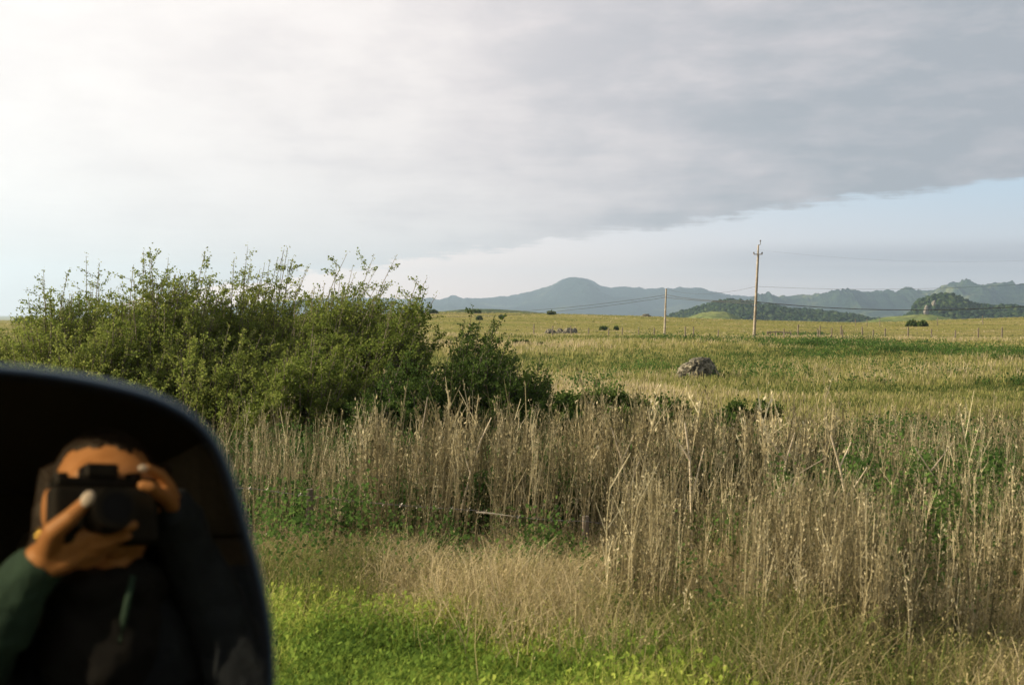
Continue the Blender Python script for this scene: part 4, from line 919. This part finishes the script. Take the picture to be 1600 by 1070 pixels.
def ellip(c, s, rot=None, sub=4):
    bm = bmesh.new(); bmesh.ops.create_icosphere(bm, subdivisions=sub, radius=1)
    v = np.array([q.co[:] for q in bm.verts]) * np.asarray(s); f = [tuple(k.index for k in q.verts) for q in bm.faces]; bm.free()
    if rot is not None: v = v @ rot.T
    return v + np.asarray(c), f
HC = MP(165, 792, -.185)                        # centre of the head
hy = R(12); hp_ = R(-6)
HR = np.array((Matrix.Rotation(hy, 3, 'Z') @ Matrix.Rotation(hp_, 3, 'X')))   # face looks along +Y of this frame
def hd(x, y, z): return HC + HR @ np.array([x, y, z])
body = []
body += [ellip(HC + HR @ np.array([0, -.012, .025]), (.074, .092, .088), HR), ellip(hd(0, .018, -.035), (.058, .070, .075), HR), ellip(hd(0, .045, -.085), (.030, .035, .026), HR)]
body += [ellip(hd(0, .055, .035), (.060, .034, .040), HR, 3), ellip(hd(-.034, .058, -.025), (.024, .022, .024), HR, 3), ellip(hd(.034, .058, -.025), (.024, .022, .024), HR, 3)]
body += chain([hd(0, .082, .015), hd(0, .104, -.022)], [.010, .015], 10) + [ellip(hd(.012, .095, -.026), (.009, .011, .008), HR, 2), ellip(hd(-.012, .095, -.026), (.009, .011, .008), HR, 2)]
body += [ellip(hd(0, .086, -.058), (.024, .010, .006), HR, 2), ellip(hd(0, .084, -.069), (.021, .011, .007), HR, 2)]
for s in (-1, 1):
    body += [ellip(hd(s * .079, -.008, .0), (.008, .019, .031), HR, 3), ellip(hd(s * .030, .076, .012), (.015, .012, .010), HR, 2)]
NK = hd(0, -.035, -.17); body += chain([hd(0, -.02, -.07), NK], [.056, .060])
LS = MP(-20, 965, -.26); RS = MP(372, 960, -.30)       # shoulders
TC = (LS + RS) / 2; up = np.array([0, 0, 1.0])
HIP = np.array([.10, -.60, 1.08]); CH = TC * .6 + HIP * .4
body += chain([NK, TC + [0, 0, .02]], [.062, .085]) + chain([LS, TC, RS], [.055, .075, .055]) + chain([TC + [0, 0, -.04], CH, HIP], [.11, .125, .14], 20)
# legs run forward in the cab
for s in (-1, 1):
    hj = HIP + np.array([0, s * .09, 0]); kn = np.array([-.42, -.58 + s * .12, 1.10]); an = np.array([-.62, -.56 + s * .12, .62])
    body += chain([hj, kn], [.092, .062]) + chain([kn, an], [.058, .038]) + chain([an, an + [-.17, 0, -.05]], [.040, .032])
# left arm and hand (back of the hand toward the mirror, thumb on the front of the camera)
LW = MP(58, 886, -.075); LE = MP(-75, 1060, -.13); LE[1] = min(LE[1], -.10)
body += chain([LS, LE], [.052, .040]) + chain([LE, LW], [.038, .026])
hand = []
K0 = MP(62, 876, -.068)
def fing(pts, rr): return chain([MP(a, b, c) for a, b, c in pts], rr, 12)
hand += [ellip((MP(75, 868, -.06) + MP(120, 846, -.055)) / 2, (.040, .017, .028), np.array(Matrix.Rotation(R(-18), 3, 'Y') @ Matrix.Rotation(R(22), 3, 'Z')) , 3)]
hand += fing([(64, 874, -.065), (92, 858, -.058), (122, 843, -.05)], [.024, .0225, .017])
hand += fing([(72, 884, -.065), (100, 876, -.06), (128, 862, -.055)], [.019, .018, .015])
hand += fing([(84, 848, -.058), (104, 838, -.052), (126, 836, -.05)], [.020, .016, .014])
hand += fing([(124, 838, -.05), (160, 833, -.040), (186, 826, -.040), (209, 820, -.046)], [.0115, .0100, .0088, .0068])      # index
hand += fing([(128, 850, -.052), (158, 850, -.046), (182, 842, -.050), (200, 837, -.058)], [.0112, .0098, .0080, .0062])    # middle
hand += fing([(124, 862, -.056), (146, 864, -.054), (168, 856, -.062), (180, 850, -.072)], [.0108, .0092, .0078, .0062])    # ring
hand += fing([(114, 876, -.060), (134, 880, -.062), (152, 875, -.072), (162, 868, -.080)], [.0100, .0084, .0070, .0056])    # little
hand += fing([(74, 862, -.056), (84, 830, -.022), (110, 808, -.012), (134, 784, -.014)], [.019, .0145, .0118, .0090])       # thumb
body += hand
# right arm and hand on the grip
RW = MP(300, 880, -.19); RE = MP(395, 1090, -.20)
body += chain([RS, RE], [.052, .040]) + chain([RE, RW], [.038, .026])
rh = []
rh += fing([(300, 872, -.185), (288, 835, -.16), (278, 800, -.14)], [.024, .026, .022])
rh += fing([(276, 790, -.135), (264, 760, -.10), (250, 741, -.085), (230, 731, -.070)], [.0110, .0098, .0086, .0070])       # index on the shutter
rh += fing([(278, 800, -.13), (256, 775, -.085), (236, 761, -.050), (222, 758, -.048)], [.0110, .0098, .0086, .0072])
rh += fing([(280, 815, -.135), (262, 800, -.12), (246, 795, -.125), (232, 792, -.125)], [.0108, .0094, .0082, .0066])
rh += fing([(284, 832, -.14), (264, 815, -.12), (248, 810, -.125), (236, 806, -.125)], [.0098, .0084, .0072, .0058])
rh += fing([(284, 820, -.15), (262, 800, -.130), (246, 782, -.135), (234, 770, -.135)], [.015, .0125, .0105, .0085])
body += rh
v, f = join(body); po = np.array([HIP[0], HIP[1], 1.0])
pers = mk('person', v - po, f, M_skin); pers.location = po
rm = pers.modifiers.new('remesh', 'REMESH'); rm.mode = 'VOXEL'; rm.voxel_size = .0032; rm.use_smooth_shade = True
sm_ = pers.modifiers.new('smooth', 'SMOOTH'); sm_.factor = .5; sm_.iterations = 4
tag(pers, 'person in a teal sleeved jacket holding a camera to the face, reflected in the mirror', 'person')
# hair
hv, hf = ellip((0, -.020, .028), (.0775, .096, .0905), None, 5)
fz = sm(hv[:, 1], .01, .06) ; keepz = .066 + 0 * fz
mvn = (fbm(hv[:, 0] * 90, hv[:, 2] * 14 + hv[:, 1] * 30, 3, 5) - .5) * .010; hv = hv * (1 + mvn[:, None] * 6)
cutm = (hv[:, 1] > .006) & (hv[:, 2] < .086) & (hv[:, 0] < .020 - .25 * (hv[:, 2] - .04))  # hair left over the right forehead, standing in for its unlit side
hf = [q for q in hf if not all(cutm[list(q)])]
hf = [q for q in hf if not all((hv[list(q), 1] > .006) & (hv[list(q), 2] < .02))]
hs = []
for k in range(90):      # locks falling behind the ears to the shoulders
    a = math.pi * (.98 + 1.04 * (k / 89)); x0_, y0_ = .080 * math.cos(a), -.02 + .092 * math.sin(a)
    rr_ = np.random.default_rng(k + 900); jl = rr_.normal(0, .006, (5, 3)); ln = .20 + .05 * rr_.random()
    hs.append(tube([[x0_ * .9, y0_ * .9, .06] + jl[0], [x0_, y0_, .0] + jl[1], [x0_ * 1.05, y0_ * 1.02 - .005, -.08] + jl[2], [x0_ * .98, y0_ - .01, -.15] + jl[3], [x0_ * .9, y0_ - .01, -ln] + jl[4]], [.010, .011, .010, .008, .003], 6))
hv2, hf2 = join([(hv, hf)] + hs)
hv2 = hv2 @ HR.T + HC - po
hair = mk('hair', hv2, hf2, M_hair, pers, smooth=True); sd_m = hair.modifiers.new('thick', 'SOLIDIFY'); sd_m.thickness = .004
# jacket and trousers follow the body
def cloth(name, parts, mat, vox=.008):
    v, f = join(parts); o = mk(name, v - po, f, mat, pers); q = o.modifiers.new('remesh', 'REMESH'); q.mode = 'VOXEL'; q.voxel_size = vox; q.use_smooth_shade = True
    q = o.modifiers.new('smooth', 'SMOOTH'); q.factor = .5; q.iterations = 3
    tx = bpy.data.textures.new('folds', 'CLOUDS'); tx.noise_scale = .055; tx.noise_depth = 2; q = o.modifiers.new('folds', 'DISPLACE'); q.texture = tx; q.strength = .022; q.mid_level = .5; return o
LWc = LW + (LE - LW) * .06; RWc = MP(272, 800, -.142)
cloth('sleeve', chain([LS + [0, 0, .005], LE], [.076, .060]) + chain([LE, (LE + LWc) / 2 + [0, .004, .006], LWc], [.060, .054, .038]), M_jack)
cloth('sleeve', chain([RS + [0, 0, .005], RE], [.076, .060]) + chain([RE, RW, RWc], [.058, .042, .038]), M_navy)  # cuff lengthened to the knuckles, standing in for shade on the hand
cloth('neck_shade_wrap', chain([hd(-.055, .0, -.118), hd(-.02, .048, -.118), hd(.02, .048, -.118), hd(.055, .0, -.118)], [.036, .042, .042, .036]) + chain([hd(0, .01, -.13), hd(0, -.01, -.20)], [.075, .085], 20), M_trou, .006)  # dark wrap added in place of shade over chin and neck
cloth('vest', chain([LS, TC + [0, -.02, -.01], RS], [.074, .098, .074]) + chain([LS * .6 + RS * .4 + [0, -.02, -.06], LS * .4 + RS * .6 + [0, -.02, -.06]], [.125, .125], 20) + chain([TC + [0, -.02, -.05], CH, HIP + [0, 0, .06]], [.15, .155, .16], 20) + chain([hd(0, .015, -.125), NK + [0, .02, -.03], TC], [.066, .082, .10]), M_navy)
tr = []
for s in (-1, 1):
    hj = HIP + np.array([0, s * .09, 0]); kn = np.array([-.42, -.58 + s * .12, 1.10]); an = np.array([-.62, -.56 + s * .12, .66]); tr += chain([hj, kn], [.104, .074]) + chain([kn, an], [.070, .052])
cloth('trousers', tr, M_trou, .012)
a = [MP(208, 898, -.085), MP(200, 935, -.085), MP(194, 965, -.085), MP(187, 1005, -.09)]
v, f = tube(np.array(a) - po, [.004, .0052, .0055, .003], 8); mk('jacket_edge', v, f, M_jack, pers, smooth=True)
th = MP(137, 779, -.007); tdir = MP(141, 770, -.010) - MP(128, 792, -.008); tdir /= np.linalg.norm(tdir)
sidev = np.cross(tdir, dvec); sidev /= np.linalg.norm(sidev); fr = np.stack([tdir, sidev, np.cross(tdir, sidev)], 1)
v, f = ellip(th - po, (.0115, .0085, .0045), fr, 3); mk('fingernail', v, f, M_nail, pers, smooth=True)
th2 = MP(224, 731, -.064); v, f = ellip(th2 - po, (.0075, .003, .0050), None, 3); mk('fingernail', v, f, M_nail, pers, smooth=True)
er = hd(-.090, -.004, -.036); v, f = tube([er + .0085 * np.array([0, math.cos(w), math.sin(w)]) for w in np.linspace(0, 2 * math.pi, 25)], .0026, 8, False); mk('earring', v - po, f, M_gold, pers, smooth=True)

# ------------------------------------------------------------------ the air
M_haze, t = newmat('haze'); n_ = t.nodes; l_ = t.links
o_ = n_.new('ShaderNodeOutputMaterial'); pv = n_.new('ShaderNodeVolumePrincipled'); pv.inputs['Density'].default_value = 0.000150; pv.inputs['Color'].default_value = (.60, .80, 1.0, 1); pv.inputs['Anisotropy'].default_value = 0.45
l_.new(pv.outputs[0], o_.inputs['Volume'])
v, f = box((0, 0, 195), (18400, 18400, 480)); hz = mk('haze', v, f, M_haze); tag(hz, 'thin blue haze over the far mountains', 'haze', kind='stuff')
